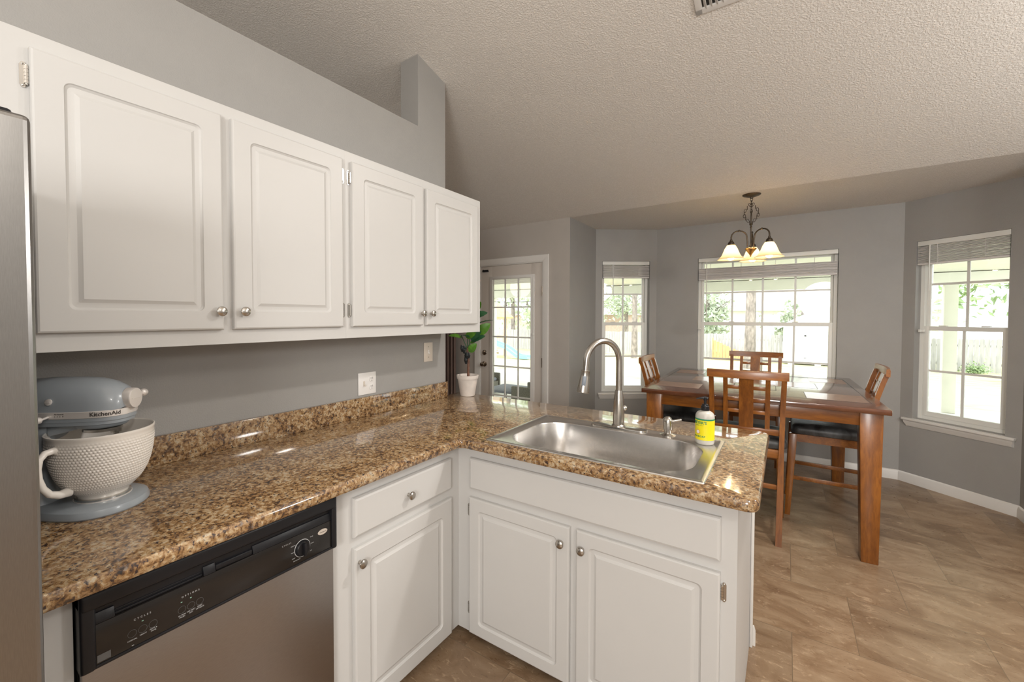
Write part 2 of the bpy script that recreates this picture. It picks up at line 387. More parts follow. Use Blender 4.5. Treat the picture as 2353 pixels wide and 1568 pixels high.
# ------------------------------------------------------------------ room shell
YD, ZE = 4.046, 2.442
SL = 0.2563
def zc(y): return ZE + SL * (YD - y)
RY = -0.7
XL, XR, YB0 = -4.6, 4.5, -2.8
def cell_wall(a, b, z1, holes, t=0.13, z0=0.0):
    """wall along a->b (interior on the right), thickness outwards, rectangular holes (s0,s1,z0,z1)"""
    a = Vector((a[0], a[1], 0)); b = Vector((b[0], b[1], 0)); d = (b - a); Ls = d.length; d.normalize(); n = Vector((-d.y, d.x, 0))
    xs = sorted({0, Ls, *[h[0] for h in holes], *[h[1] for h in holes]}); zs = sorted({z0, z1, *[h[2] for h in holes], *[h[3] for h in holes]})
    s = S()
    def inh(x, z): return any(h[0] < x < h[1] and h[2] < z < h[3] for h in holes)
    P = lambda x, y, z: a + d * x + n * y + Vector((0, 0, z))
    def q(*p): s.bm.faces.new([s.bm.verts.new(v) for v in p])
    for i in range(len(xs) - 1):
        for j in range(len(zs) - 1):
            x0, x1, c0, c1 = xs[i], xs[i + 1], zs[j], zs[j + 1]
            if inh((x0 + x1) / 2, (c0 + c1) / 2): continue
            q(P(x0, 0, c0), P(x1, 0, c0), P(x1, 0, c1), P(x0, 0, c1)); q(P(x0, t, c0), P(x0, t, c1), P(x1, t, c1), P(x1, t, c0))
    for x0, x1, c0, c1 in list(holes) + [(0, Ls, z0, z1)]:
        q(P(x0, 0, c0), P(x0, t, c0), P(x0, t, c1), P(x0, 0, c1)); q(P(x1, 0, c0), P(x1, t, c0), P(x1, t, c1), P(x1, 0, c1))
        q(P(x0, 0, c1), P(x1, 0, c1), P(x1, t, c1), P(x0, t, c1)); q(P(x0, 0, c0), P(x1, 0, c0), P(x1, t, c0), P(x0, t, c0))
    return s, Matrix(((d.x, n.x, 0, a.x), (d.y, n.y, 0, a.y), (0, 0, 1, 0), (0, 0, 0, 1)))

s = S(); s.box(XL, YB0, -0.12, XR, YD + 0.0, 0)
s.prism([(0.013 - .12, YD), (0.013 - .12, 4.83), (0.53, 5.32), (2.69, 5.32), (3.32, 4.76), (3.32, YD)], -0.12, 0)
struct('floor', s, 'floor', False)
s = S()
s.prism([(YD, zc(YD)), (RY, zc(RY)), (YB0 - .2, zc(RY) - 0.25 * (RY - YB0 + .2)), (YB0 - .2, zc(RY) - 0.25 * (RY - YB0 + .2) + .15), (RY, zc(RY) + .15), (YD, zc(YD) + .15)], XL - .2, XR + .2, 'YZ'); s.box(XL - .2, YD, ZE + .0005, -.12, YD + .13, ZE + .15).box(3.33, YD, ZE + .0005, XR + .2, YD + .13, ZE + .15)
# cut to the header line: the slope ends at YD
o = struct('ceiling', s, 'ceiling', False)
s = S(); s.prism([(-0.12, YD), (-0.12, 4.83), (0.53, 5.33), (2.69, 5.33), (3.33, 4.76), (3.33, YD)], ZE, ZE + 0.14)
struct('ceiling_bay', s, 'ceiling', False)

s = S(); s.prism([(YB0, 0), (2.129, 0), (2.129, zc(2.129)), (1.881, zc(1.881)), (1.881, 2.574), (YB0, 2.574)], -0.144, 0, 'YZ')
struct('wall_left', s, 'wall', False)
DX0, DX1, DZ = -1.103, -0.294, 2.020
s, _ = cell_wall((XL, YD), (-0.107, YD), ZE, [(DX0 - XL, DX1 - XL, 0, DZ)], 0.13)
struct('wall_patio_door', s, 'wall_warm', False)
s, _ = cell_wall((3.20, YD), (XR, YD), ZE, [], 0.13); struct('wall_far_right', s, 'wall', False)
P0, P1, P2, P3, P4, P5 = (0.013, YD), (0.013, 4.768), (0.5804, 5.1906), (2.642, 5.1906), (3.198, 4.7015), (3.20, YD)
s, _ = cell_wall(P0, P1, ZE, [], 0.12); o = struct('wall_bay_side', s, ['wall', 'wall_warm'], False)
for p_ in o.data.polygons:
    if p_.center.y < YD + .001: p_.material_index = 1
W1 = (0.077, 0.629, 0.561, 2.078)
s, MW1 = cell_wall(P1, P2, ZE, [W1], 0.13); struct('wall_bay_left', s, 'wall', False)
W2 = (0.430, 1.622, 0.561, 2.076)
s, MW2 = cell_wall(P2, P3, ZE, [W2], 0.13); struct('wall_bay_centre', s, 'wall', False)
W3 = (0.090, 0.655, 0.568, 2.082)
s, MW3 = cell_wall(P3, P4, ZE, [W3], 0.13); struct('wall_bay_right', s, 'wall', False)
s, _ = cell_wall(P4, P5, ZE, [], 0.12); struct('wall_bay_return', s, 'wall', False)
s = S(); s.box(XR, YB0, 0, XR + .13, YD + .13, 3.9); struct('wall_right', s, 'wall', False)
s = S(); s.box(XL, YB0 - .13, 0, XR, YB0, 3.9); struct('wall_back', s, 'wall', False)
s = S(); s.box(XL - .13, YB0, 0, XL, YD + .13, 3.9); struct('wall_living_room', s, 'wall_warm', False)

# baseboards
def sweep(path, prof):
    """path: xy points, interior on the right; prof: (inset, z) closed"""
    s = S(); rings = []
    K = len(path)
    for i, p in enumerate(path):
        p = Vector(p)
        d0 = (p - Vector(path[i - 1])).normalized() if i else (Vector(path[1]) - p).normalized()
        d1 = (Vector(path[i + 1]) - p).normalized() if i < K - 1 else d0
        n0 = Vector((d0.y, -d0.x)); n1 = Vector((d1.y, -d1.x)); m = (n0 + n1).normalized(); m = m / max(0.3, m.dot(n0))
        rings.append([(p.x + m.x * a, p.y + m.y * a, z) for a, z in prof])
    return s.loft(rings)
bprof = [(0, 0), (0.014, 0), (0.014, 0.055), (0.010, 0.066), (0.010, 0.072), (0.005, 0.082), (0, 0.085)]
struct('baseboard_bay', sweep([P0, P1, P2, P3, P4, P5, (XR, YD)], bprof), 'whitetrim')
struct('baseboard_patio_door', sweep([(XL, YD), (DX0 - 0.09, YD)], bprof), 'whitetrim')
struct('baseboard_patio_corner', sweep([(DX1 + 0.072, YD), (0.013, YD)], bprof), 'whitetrim')

# ------------------------------------------------------------------ windows
def window(idx, MT, H, cols, sash_split, mun_up, mun_lo, sill_ext):
    s0, s1, z0, z1 = H
    root = bpy.data.objects.new('window_%d' % idx, None); COL.objects.link(root); root['kind'] = 'structure'; root.empty_display_size = .1
    OFF[root.name] = Vector((0, 0, 0))
    def P(parent, name, s, mat, **k):
        s.xf(MT); return part(parent, name, s, mat, **k)
    D = 0.062     # depth of the window unit inside the reveal
    s = S(); fw = 0.028
    s.box(s0 + .0005, D, z0 + .0005, s0 + fw, D + .06, z1 - .0005).box(s1 - fw, D, z0 + .0005, s1 - .0005, D + .06, z1 - .0005).box(s0 + fw, D + .001, z0 + .0005, s1 - fw, D + .059, z0 + .03).box(s0 + fw, D + .001, z1 - .03, s1 - fw, D + .059, z1 - .0005)
    P(root, 'window_frame', s, 'vinyl')
    zm = sash_split
    def sash(name, a0, a1, b0, b1, y, bw, rail_top, rail_bot, mz):
        s = S()
        s.box(a0 + .0005, y, b0 + .0005, a0 + bw, y + .028, b1, .0015).box(a1 - bw, y, b0 + .0005, a1 - .0005, y + .028, b1, .0015)
        s.box(a0 + bw - .003, y + .0006, b0 + .0008, a1 - bw + .003, y + .0274, b0 + rail_bot).box(a0 + bw - .003, y + .0006, b1 - rail_top, a1 - bw + .003, y + .0274, b1 - .0006)
        o = P(root, name, s, 'vinyl')
        g0, g1, h0, h1 = a0 + bw, a1 - bw, b0 + rail_bot, b1 - rail_top
        s = S(); mw = 0.009
        for k in range(1, cols):
            x = g0 + (g1 - g0) * k / cols; s.box(x - mw, y + .009, h0, x + mw, y + .019, h1)
        s.box(g0, y + .0092, mz - mw, g1, y + .0188, mz + mw)
        P(o, 'muntin_grid', s, 'vinyl', smooth=False)
        s = S(); s.box(g0, y + .012, h0, g1, y + .016, h1); P(o, 'glass_pane', s, 'glass', smooth=False)
    sash('upper_sash', s0 + fw, s1 - fw, zm - .005, z1 - .03, D + .032, .022, .025, .024, mun_up)
    sash('lower_sash', s0 + fw, s1 - fw, z0 + .03, zm + .022, D + .003, .032, .036, .038, mun_lo)
    for x in (s0 + (s1 - s0) * .27, s0 + (s1 - s0) * .73):
        s = S(); s.box(x - .025, D - .002, zm + .0225, x + .025, D + .024, zm + .030, .002); P(root, 'sash_lock', s, 'vinyl')
    # stool and moulded apron
    e0, e1 = sill_ext
    s = S(); s.box(s0, -0.001, z0 - .022, s1, D + .01, z0 - .001); s.box(e0, -.034, z0 - .022, e1, 0, z0 - .002, .004)
    pr = [(-.024, z0 - .022), (-.024, z0 - .032), (-.016, z0 - .046), (-.012, z0 - .060), (-.004, z0 - .074), (0, z0 - .074), (0, z0 - .022)]
    i0, i1 = e0 + .012, e1 - .012
    s.loft([[(i0 + (.012 if k in (3, 4) else 0), a, z) for k, (a, z) in enumerate(pr)], [(i1 - (.012 if k in (3, 4) else 0), a, z) for k, (a, z) in enumerate(pr)]])
    P(root, 'window_sill', s, 'whitetrim')
    return root
window(1, MW1, W1, 2, 1.352, 1.704, 0.975, (0.028, 0.678))
window(2, MW2, W2, 4, 1.362, 1.702, 0.985, (0.380, 1.672))
window(3, MW3, W3, 2, 1.340, 1.716, 0.985, (0.026, 0.716))

def blind(MT, H, z_stack_top, z_stack_bot, tilt, wand_z, wand_frac, label, n):
    s0, s1, z0, z1 = H
    c = MT @ Vector(((s0 + s1) / 2, 0.03, z1))
    t = thing('window_blind', label, 'blind', c, 0, 'raised slatted blinds in the bay windows')
    def P(parent, name, s, mat, **k): s.xf(MT); return part(parent, name, s, mat, **k)
    s = S(); s.box(s0 + .004, 0.004, z1 - .042, s1 - .004, 0.05, z1 - .001, .003); P(t, 'headrail', s, 'vinyl')
    s = S()
    for k in range(n):
        f = k / (n - 1.0); zt = z_stack_bot + .014 + (z_stack_top - z_stack_bot - .016) * f
        j = random.uniform(-.0012, .0012)
        y0, y1 = .002 + random.uniform(0, .003), .052
        dz = tilt * f
        s.hexa([(s0 + .008, y0, zt + j), (s1 - .008, y0, zt + j + dz), (s1 - .008, y1, zt + j + dz), (s0 + .008, y1, zt + j),
                (s0 + .008, y0, zt + j + .0032), (s1 - .008, y0, zt + j + dz + .0032), (s1 - .008, y1, zt + j + dz + .0032), (s0 + .008, y1, zt + j + .0032)])
    o = P(t, 'slat_stack', s, 'blind', smooth=False)
    s = S(); s.box(s0 + .008, 0, z_stack_bot, s1 - .008, .052, z_stack_bot + .012, .002); P(t, 'bottom_rail', s, 'blind')
    nl = 2 if s1 - s0 < .8 else 4
    for k in range(nl):
        x = s0 + (s1 - s0) * ((.25, .76)[k] if nl == 2 else (.10, .34, .59, .85)[k])
        s = S()
        for yy in (.0, .054): s.tube([(x, yy, z_stack_bot - .004), (x, yy, z1 - .04)], .0011, 6)
        for m in range(5):
            zz = z_stack_bot + .02 + (z_stack_top - z_stack_bot - .03) * m / 5
            s.tube([(x - .012, -.002, zz), (x, -.006, zz - .006), (x + .012, -.003, zz + .004), (x + .004, -.005, zz + .012)], .0011, 5)
        P(t, 'lift_cord', s, 'blind')
    x = s0 + (s1 - s0) * wand_frac
    s = S(); s.tube([(x - .002, -.006, z1 - .05), (x, -.010, (z1 + wand_z) / 2), (x + .002, -.012, wand_z)], .0042, 8); s.ball((x - .002, -.006, z1 - .045), .006, n=8)
    P(t, 'tilt_wand', s, 'vinyl')
blind(MW1, W1, 2.030, 1.885, -.006, 1.70, .22, 'short white slatted blind bunched up in the narrow left bay window', 18)
blind(MW2, W2, 1.962, 1.838, 0, 1.43, .075, 'long white slatted blind hanging in a bunch across the wide centre window', 20)
blind(MW3, W3, 2.030, 1.880, .012, 1.66, .17, 'short white slatted blind bunched at the top of the window on the far right', 18)
# child-safety cord clips on the right window and the centre one
for MT, x, zz, lb in ((MW3, W3[0] + .018, 1.322, 'small white plastic cord cleat on the jamb of the far right window'), (MW2, W2[0] + .010, 1.31, 'small white plastic cord cleat on the left jamb of the wide centre window')):
    s = S(); s.box(x - .006, .02, zz - .012, x + .012, .034, zz + .012, .003).box(x + .004, .04, zz - .012, x + .024, .054, zz + .012, .003); s.box(x, .03, zz - .004, x + .012, .044, zz + .004); s.xf(MT)
    single('cord_cleat', s, 'vinyl', lb, 'cord cleat', 'window cord cleats')

# ------------------------------------------------------------------ patio door
dr = bpy.data.objects.new('door_1', None); COL.objects.link(dr); dr['kind'] = 'structure'; OFF['door_1'] = Vector((0, 0, 0))
dy0, dy1 = YD + .012, YD + .056
gx0, gx1, gz0, gz1 = -0.945, -0.432, 0.20, 1.868
s = S()
s.box(DX0 + .004, dy0, .01, gx0, dy1, DZ - .006, .0015).box(gx1, dy0, .01, DX1 - .004, dy1, DZ - .006, .0015).box(gx0, dy0, .01, gx1, dy1, gz0).box(gx0, dy0, gz1, gx1, dy1, DZ - .006)
part(dr, 'door_leaf', s, 'door')
s = S(); b_ = .028
for (a0, a1, c0, c1) in ((gx0 - b_, gx0 + .008, gz0 - b_, gz1 + b_), (gx1 - .008, gx1 + b_ + .012, gz0 - b_, gz1 + b_), (gx0, gx1, gz0 - b_, gz0 + .008), (gx0, gx1, gz1 - .008, gz1 + b_)):
    s.box(a0, dy0 - .012, c0, a1, dy0 + .004, c1, .004)
lite = part(dr, 'lite_frame', s, 'whitetrim')
s = S()
for k in (1, 2): x = gx0 + (gx1 - gx0) * k / 3; s.box(x - .008, dy0 + .006, gz0, x + .008, dy0 + .018, gz1)
for k in range(1, 5): z = gz1 - .33 + .006 - .334 * (k - 1); s.box(gx0, dy0 + .0062, z - .008, gx1, dy0 + .0178, z + .008)
part(lite, 'muntin_grid', s, 'vinyl', smooth=False)
s = S(); s.box(gx0, dy0 + .022, gz0, gx1, dy0 + .027, gz1); part(lite, 'glass_pane', s, 'glass', smooth=False)
s = S()
for k in range(9): s.box(gx0 + .004, dy0 + .001, 1.806 + k * .0062, gx1 - .004, dy0 + .005, 1.810 + k * .0062)
part(lite, 'raised_mini_blind', s, 'blind')
s = S(); s.box(gx1 + .024, dy0 - .016, 1.18, gx1 + .030, dy0 - .010, 1.86).box(gx1 + .016, dy0 - .022, 1.235, gx1 + .038, dy0 - .008, 1.262, .003)
part(dr, 'blind_slider', s, 'vinyl')
for z, nm, r in ((0.888, 'door_knob', .026), (1.022, 'deadbolt', .026)):
    s = S(); x = -1.050
    if nm == 'door_knob': s.lathe([(.031, 0), (.031, .006), (.012, .010), (.011, .030), (.022, .036), (.027, .050), (.022, .062), (.006, .066)], (x, dy0, z), 24, (0, -1, 0))
    else: s.lathe([(.030, 0), (.030, .008), (.024, .012), (.010, .014)], (x, dy0, z), 24, (0, -1, 0)); s.box(x - .004, dy0 - .028, z - .016, x + .004, dy0 - .012, z + .016, .002)
    part(dr, nm, s, 'knobmetal')
s = S(); s.box(-1.073, dy0 - .02, 1.952, -0.992, dy0, 1.968, .004); s.cyl((-1.073, dy0 - .012, 1.972), (-.992, dy0 - .012, 1.972), .004); s.box(-1.066, dy0 - .016, 1.972, -1.06, dy0, 1.98)
part(dr, 'door_latch', s, 'black')
for z in (1.66, 0.90, 0.2):
    s = S(); s.cyl((DX1 - .002, YD - .004, z), (DX1 - .002, YD - .004, z + .10), .006, n=10); s.box(DX1 - .010, YD - .001, z, DX1 + .002, YD + .012, z + .10)
    part(dr, 'hinge', s, 'knobmetal')
s = S(); cw = .070
cp = [(0, 0), (0, -.010), (.012, -.014), (.05, -.018), (.066, -.018), (.070, -.010), (.070, 0)]
def casing(s, p0, p1, m0, m1, out):   # straight casing run, out = direction of growing width, mitred ends
    pass
x0, x1, zt = DX0 - .004, DX1 + .004, DZ + .004
for sgn, xx in ((-1, x0), (1, x1)):
    s.loft([[(xx + sgn * a, YD + b2, 0) for a, b2 in cp], [(xx + sgn * a, YD + b2, zt + a) for a, b2 in cp]])
s.loft([[(x0 - a, YD + b2, zt + a) for a, b2 in cp], [(x1 + a, YD + b2, zt + a) for a, b2 in cp]])
s.box(DX0 - .006, YD - .002, 0, DX0 + .003, YD + .13, DZ).box(DX1 - .003, YD - .002, 0, DX1 + .006, YD + .13, DZ).box(DX0, YD - .002, DZ - .005, DX1, YD + .13, DZ + .004)
struct('trim_1', s, 'whitetrim')
# curtain
s = S(); n = 70; r0 = []; r1 = []
for i in range(n + 1):
    x = -1.93 + .52 * i / n; y = 3.955 + .030 * math.sin(i * .95) + .008 * math.sin(i * 2.3)
    r0.append((x, y)); r1.append((x, y + .004))
ring = r0 + r1[::-1]
s.loft([[(a, b2, z) for a, b2 in ring] for z in (0.02, 1.1, 2.2)])
single('curtain', s, 'curtain', 'mauve brown pleated curtain hanging behind the end of the kitchen wall', 'curtain')
s = S(); s.cyl((-2.9, 3.955, 2.22), (-1.35, 3.955, 2.22), .012).ball((-1.33, 3.955, 2.22), .022)
for xx in (-2.85, -1.40): s.box(xx - .006, 3.955, 2.208, xx + .006, YD - .001, 2.232)
single('curtain_rod', s, 'bronze', 'dark curtain rod carrying the mauve curtain beside the patio door', 'curtain rod')

# ------------------------------------------------------------------ cabinet pieces
def door_shape(w, h, t=0.019, inset=0.058, raised=True, bev=0.006):
    """panel in local u (0..w), v (0..h), depth 0 (back) .. t (front)"""
    s = S()
    def ring(i, r, d):
        return [(a, b2, d) for a, b2 in rrect(w / 2, h / 2, w - 2 * i, h - 2 * i, max(r, .0004), 8)]
    R_ = [ring(0, 0, 0), ring(0, 0, t - bev), ring(bev * .35, 0, t - bev * .35), ring(bev, 0, t)]
    if raised:
        R_ += [ring(inset, .018, t), ring(inset + .002, .017, t - .003), ring(inset + .007, .014, t - .0065), ring(inset + .014, .006, t - .0065),
               ring(inset + .020, .001, t - .0055), ring(inset + .028, 0, t - .0015), ring(inset + .0295, 0, t - .0005)]
    s.loft(R_)
    return s
def map_x(y0, z0, xb):  # local (u,v,d) -> world on an x-facing plane
    return Matrix(((0, 0, 1, xb), (1, 0, 0, y0), (0, 1, 0, z0), (0, 0, 0, 1)))
def map_y(x0, z0, yb):  # faces -y
    return Matrix(((1, 0, 0, x0), (0, 0, -1, yb), (0, 1, 0, z0), (0, 0, 0, 1)))
KNOB = [(.0075, 0), (.0060, .004), (.0055, .011), (.0090, .015), (.0150, .0175), (.0160, .0205), (.0150, .0235), (.0105, .0265), (.0040, .0280)]
def knob(parent, p, ax):
    s = S(); s.lathe(KNOB, p, 24, ax); return part(parent, 'knob', s, 'nickel')
def hinge(parent, mt, h=.055):
    """wrap hinge: local u right, v up, d out; leaf on the frame to the left (-u)"""
    s = S()
    pl = [(-.016, 0), (-.016, h * .12), (-.011, h * .0), (-.006, -h * .06), (0, h * .1), (0, h * .9), (-.006, h * 1.06), (-.011, h), (-.016, h * .88)]
    pl = [(-.005, h * .1), (-.017, h * .16), (-.019, h * .05), (-.014, -h * .05), (-.009, h * .03), (-.005, h * .0)]
    s.prism([(-.016, h * .08), (-.012, -h * .05), (-.007, -h * .05), (-.003, h * .12), (-.003, h * .88), (-.007, h * 1.05), (-.012, h * 1.05), (-.016, h * .92)], 0, .003)
    for k in range(5): s.cyl((-.004, h * (.12 + .155 * k), .006), (-.004, h * (.12 + .155 * k + .14), .006), .0048, n=10)
    s.cyl((-.004, h * .06, .006), (-.004, h * .94, .006), .003, n=8)
    s.ball((-.010, h * .04, .003), .0026, n=8).ball((-.010, h * .96, .003), .0026, n=8)
    s.xf(mt); return part(parent, 'hinge', s, 'chrome')

XU, XD_ = 0.303, 0.322
ZB, ZT = 1.347, 2.1265
def wall_cab(y0, y1, z0, z1, doors, label, rooms=()):
    t = thing('wall_cabinet', label, 'cabinet', (0, (y0 + y1) / 2, z0), 0, 'white wall cabinets above the counter')
    s = S(); g = .0001; y0 += g; y1 -= g; f = XU
    s.box(0.001, y0, z0, XU - .02, y1, z1)
    # face frame
    s.box(XU - .02, y0, z0, XU, y1, z0 + .05).box(XU - .02, y0, z1 - .045, XU, y1, z1)
    ed = [y0] + [a for d in doors for a in (d[0] + .012, d[1] - .012)] + [y1]
    for k in range(0, len(ed), 2): s.box(XU - .02, ed[k], z0 + .05, XU, ed[k + 1], z1 - .045)
    part(t, 'cabinet_body', s, 'white', smooth=False)
    for d0, d1, dz0, dz1, kside in doors:
        s = door_shape(d1 - d0, dz1 - dz0); s.xf(map_x(d0, dz0, XU + .0005))
        d = part(t, 'door', s, 'white')
        ky = d1 - .016 if kside > 0 else d0 + .027
        if dz0 < 1.6: knob(d, (XD_, ky, 1.454), (1, 0, 0))
        for zz in (dz0 + .042, dz1 - .095):
            if kside > 0: m_ = map_x(d0, zz, XU + .0003)
            else: m_ = map_x(d1, zz, XU + .0003) @ Matrix.Scale(-1, 4, (1, 0, 0))
            hinge(t, m_)
    return t
DZ0, DZ1 = 1.395, 2.086
wall_cab(0.170, 1.135, ZB, ZT, [(0.2275, 0.654, DZ0, DZ1, 1), (0.684, 1.112, DZ0, DZ1, -1)], 'white double wall cabinet with two wide raised-panel doors, hung above the stand mixer')
wall_cab(1.135, 2.0925, ZB, ZT, [(1.158, 1.5855, DZ0, DZ1, 1), (1.612, 2.0487, DZ0, DZ1, -1)], 'white double wall cabinet at the right end of the row, hung above the outlet')
wall_cab(-0.80, 0.170, 1.80, ZT, [(-0.77, -0.33, 1.84, DZ1, 1), (-0.30, 0.12, 1.84, DZ1, -1)], 'short white wall cabinet above the refrigerator at the left edge')

# base cabinets
XF, YF_ = 0.613, 1.499
CT, CB = 0.914, 0.876
t = thing('base_cabinet', 'white base cabinet with one drawer over one door, between dishwasher and corner', 'cabinet', (0.3, 1.17, 0), 0, 'white base cabinets')
s = S(); z0 = .035
s.box(0.001, 0.843, z0 + .06, XF - .02, YF_ - .001, CB - .002)
s.box(XF - .02, 0.843, z0, XF, 0.935, CB - .002).box(XF - .02, 1.415, z0, XF, YF_ - .0005, CB - .002).box(XF - .02, .935, z0, XF, 1.415, z0 + .03).box(XF - .02, .935, .645, XF, 1.415, .69).box(XF - .02, .935, .815, XF, 1.415, CB - .002)
s.box(0.05, .843, 0, XF - .07, YF_ - .001, z0 + .06)
part(t, 'cabinet_body', s, 'white', smooth=False)
s = door_shape(.5142, .1371, raised=False, bev=.010); s.xf(map_x(.9201, .6842, XF + .0005)); d = part(t, 'drawer', s, 'white'); knob(d, (XF + .0195, 1.170, .752), (1, 0, 0))
s = door_shape(.5142, .6036, inset=.062); s.xf(map_x(.9201, .0444, XF + .0005)); d = part(t, 'door', s, 'white'); knob(d, (XF + .0195, .938, .598), (1, 0, 0))
for zz in (.12, .53): hinge(t, map_x(1.4343, zz, XF + .0003) @ Matrix.Scale(-1, 4, (1, 0, 0)), .05)

t = thing('sink_base_cabinet', 'white peninsula base cabinet under the sink with two doors and a false drawer front', 'cabinet', (1.15, 1.85, 0), 0, 'white base cabinets')
s = S(); XE_ = 1.700
s.box(.62, YF_ + .02, z0 + .06, .64, 2.17, CB - .002).box(XE_ - .02, YF_ + .02, 0, XE_, 2.17, CB - .002).box(.62, 2.16, 0, XE_, 2.18, CB - .002).box(.64, YF_ + .02, z0 + .06, XE_ - .02, 2.16, z0 + .08)
s.box(.6135, YF_, z0, .70, YF_ + .02, CB - .002).box(1.645, YF_, 0, XE_, YF_ + .02, CB - .002).box(.70, YF_, z0, 1.645, YF_ + .02, z0 + .03).box(.70, YF_, .645, 1.645, YF_ + .02, .69).box(.70, YF_, .815, 1.645, YF_ + .02, CB - .002).box(1.15, YF_, z0 + .03, 1.195, YF_ + .02, .645)
s.box(.70, YF_ + .003, .68, 1.645, YF_ + .018, .82)
s.box(.60, YF_ + .07, 0, XE_ - .02, YF_ + .085, z0 + .06)
part(t, 'cabinet_body', s, 'white', smooth=False)
s = door_shape(.970, .1371, raised=False, bev=.010); s.xf(map_y(.687, .6842, YF_ - .0005)); part(t, 'drawer_front', s, 'white')
for a, w_, kx in ((.687, .4725, 1.129), (1.1856, .4714, 1.212)):
    s = door_shape(w_, .6036, inset=.050); s.xf(map_y(a, .0444, YF_ - .0005)); d = part(t, 'door', s, 'white'); knob(d, (kx, YF_ - .0195, .584), (0, -1, 0))
for zz in (.12, .56): hinge(t, map_y(.687, zz, YF_ - .0003), .05)
for zz in (.12, .56): hinge(t, map_y(1.657, zz, YF_ - .0003) @ Matrix.Scale(-1, 4, (1, 0, 0)), .055)
s = S(); s.box(XE_, 2.165, 0, XE_ + .012, 2.182, CB - .003, .002); part(t, 'corner_trim', s, 'whitetrim')
s = S(); s.loft([[(XE_ + .012 + (.010 if z < .07 else .004), y, z) if x else (XE_ - .02, y, z) for x, y, z in ((0, 2.183, z0_), (1, 2.183, z0_), (1, 2.195, z0_), (0, 2.195, z0_))] for z0_, z in ((0, 0), (.065, .065), (.085, .085))])
part(t, 'baseboard', s, 'whitetrim')

s = S(); s.box(XF - .02, .172, .0, XF, .2265, CB - .002, .001).box(.02, .172, 0, XF - .02, .19, CB - .002)
single('cabinet_filler_panel', s, 'white', 'narrow white filler panel between the refrigerator and the dishwasher', 'panel', smooth=False)

# ------------------------------------------------------------------ countertop
def countertop():
    s = S(); bm = s.bm
    x1, yF, xE, yB, xA, yA = 0.683, 1.428, 1.757, 2.335, -0.045, 0.172
    rr = .035
    def arc(cx, cy, r, a0, a1, n=8): return [(cx + r * math.cos(math.radians(a0 + (a1 - a0) * k / n)), cy + r * math.sin(math.radians(a0 + (a1 - a0) * k / n))) for k in range(n + 1)]
    # outline ccw: inner offset e
    def outline(e):
        p = [(0.002, yA), (x1 - e, yA)]
        p += arc(x1 + .02, yF - .02, .02 + e, 180, 90, 6)          # concave inner corner
        p += arc(xE - rr, yF + rr, rr - e, -90, 0)
        p += arc(xE - rr - .01, yB - rr - .01, rr + .01 - e, 0, 90)
        p += arc(xA + rr, yB - rr, rr - e, 90, 180)
        p += [(xA + e, 2.1315), (0.002, 2.1315)]
        return p
    prof = [(.012, CB), (.006, CB + .0015), (.0015, CB + .008), (0, CB + .017), (0, CB + .022), (.0015, CB + .030), (.006, CB + .0362), (.012, CT)]
    rings = [[(a, b2, z) for a, b2 in outline(e)] for e, z in prof]
    vs = [[bm.verts.new(p) for p in r] for r in rings]; n = len(vs[0])
    for k in range(len(vs) - 1):
        for i in range(n):
            j = (i + 1) % n; bm.faces.new((vs[k][i], vs[k][j], vs[k + 1][j], vs[k + 1][i]))
    hole = rrect(1.191, 1.7625, .800, .520, .02, 4)
    for lvl, z in ((vs[-1], CT), (vs[0], CB)):
        hv = [bm.verts.new((a, b2, z)) for a, b2 in hole]
        he = [bm.edges.new((hv[i], hv[(i + 1) % len(hv)])) for i in range(len(hv))]
        oe = [bm.edges.get((lvl[i], lvl[(i + 1) % n])) for i in range(n)]
        bmesh.ops.triangle_fill(bm, use_beauty=True, use_dissolve=False, edges=oe + he)
        if z == CT: ht = hv
        else: hb = hv
    for i in range(len(ht)):
        j = (i + 1) % len(ht); bm.faces.new((ht[i], ht[j], hb[j], hb[i]))
    return s
single('countertop', countertop(), 'granite', 'L-shaped brown and gold speckled granite countertop on the white base cabinets', 'countertop')
s = S(); s.box(0.001, .172, CT + .0005, .021, 2.1285, 1.016, .0015)
single('backsplash', s, 'granite', 'low granite backsplash strip standing on the countertop against the wall', 'backsplash')

# ------------------------------------------------------------------ sink
t = thing('kitchen_sink', 'stainless steel single-bowl drop-in sink set in the peninsula countertop', 'sink', (1.191, 1.7625, CT))
cx, cy, W_, H_ = 1.191, 1.7625, .836, .557
bx, by, bw, bh = 1.193, 1.736, .722, .420
s = S()
def rg(cx, cy, w, h, r, z): return [(a, b2, z) for a, b2 in rrect(cx, cy, w, h, r, 8)]
rings = [rg(cx, cy, W_ - .012, H_ - .012, .004, CT - .002), rg(cx, cy, W_, H_, .006, CT + .0006), rg(cx, cy, W_ - .004, H_ - .004, .006, CT + .0042), rg(cx, cy, W_ - .022, H_ - .022, .006, CT + .0052), rg(cx, cy, W_ - .034, H_ - .034, .010, CT + .0046), rg(cx, cy, W_ - .042, H_ - .042, .014, CT + .0020),
         rg(bx, by, bw + .014, bh + .014, .132, CT + .0020), rg(bx, by, bw + .004, bh + .004, .128, CT + .0008), rg(bx, by, bw, bh, .126, CT - .004), rg(bx, by, bw - .012, bh - .012, .120, CT - .12), rg(bx, by, bw - .022, bh - .022, .110, CT - .165), rg(bx, by, bw - .05, bh - .05, .095, CT - .186), rg(bx, by, bw - .11, bh - .11, .07, CT - .192), rg(bx, by - .0, .12, .12, .055, CT - .196)]
s.loft(rings, False, True)
part(t, 'basin', s, 'steel')
s = S(); s.lathe([(.056, CT - .1955), (.054, CT - .193), (.042, CT - .1945), (.040, CT - .199), (.002, CT - .199)], (bx, by, 0), 28); part(t, 'drain', s, 'chrome')

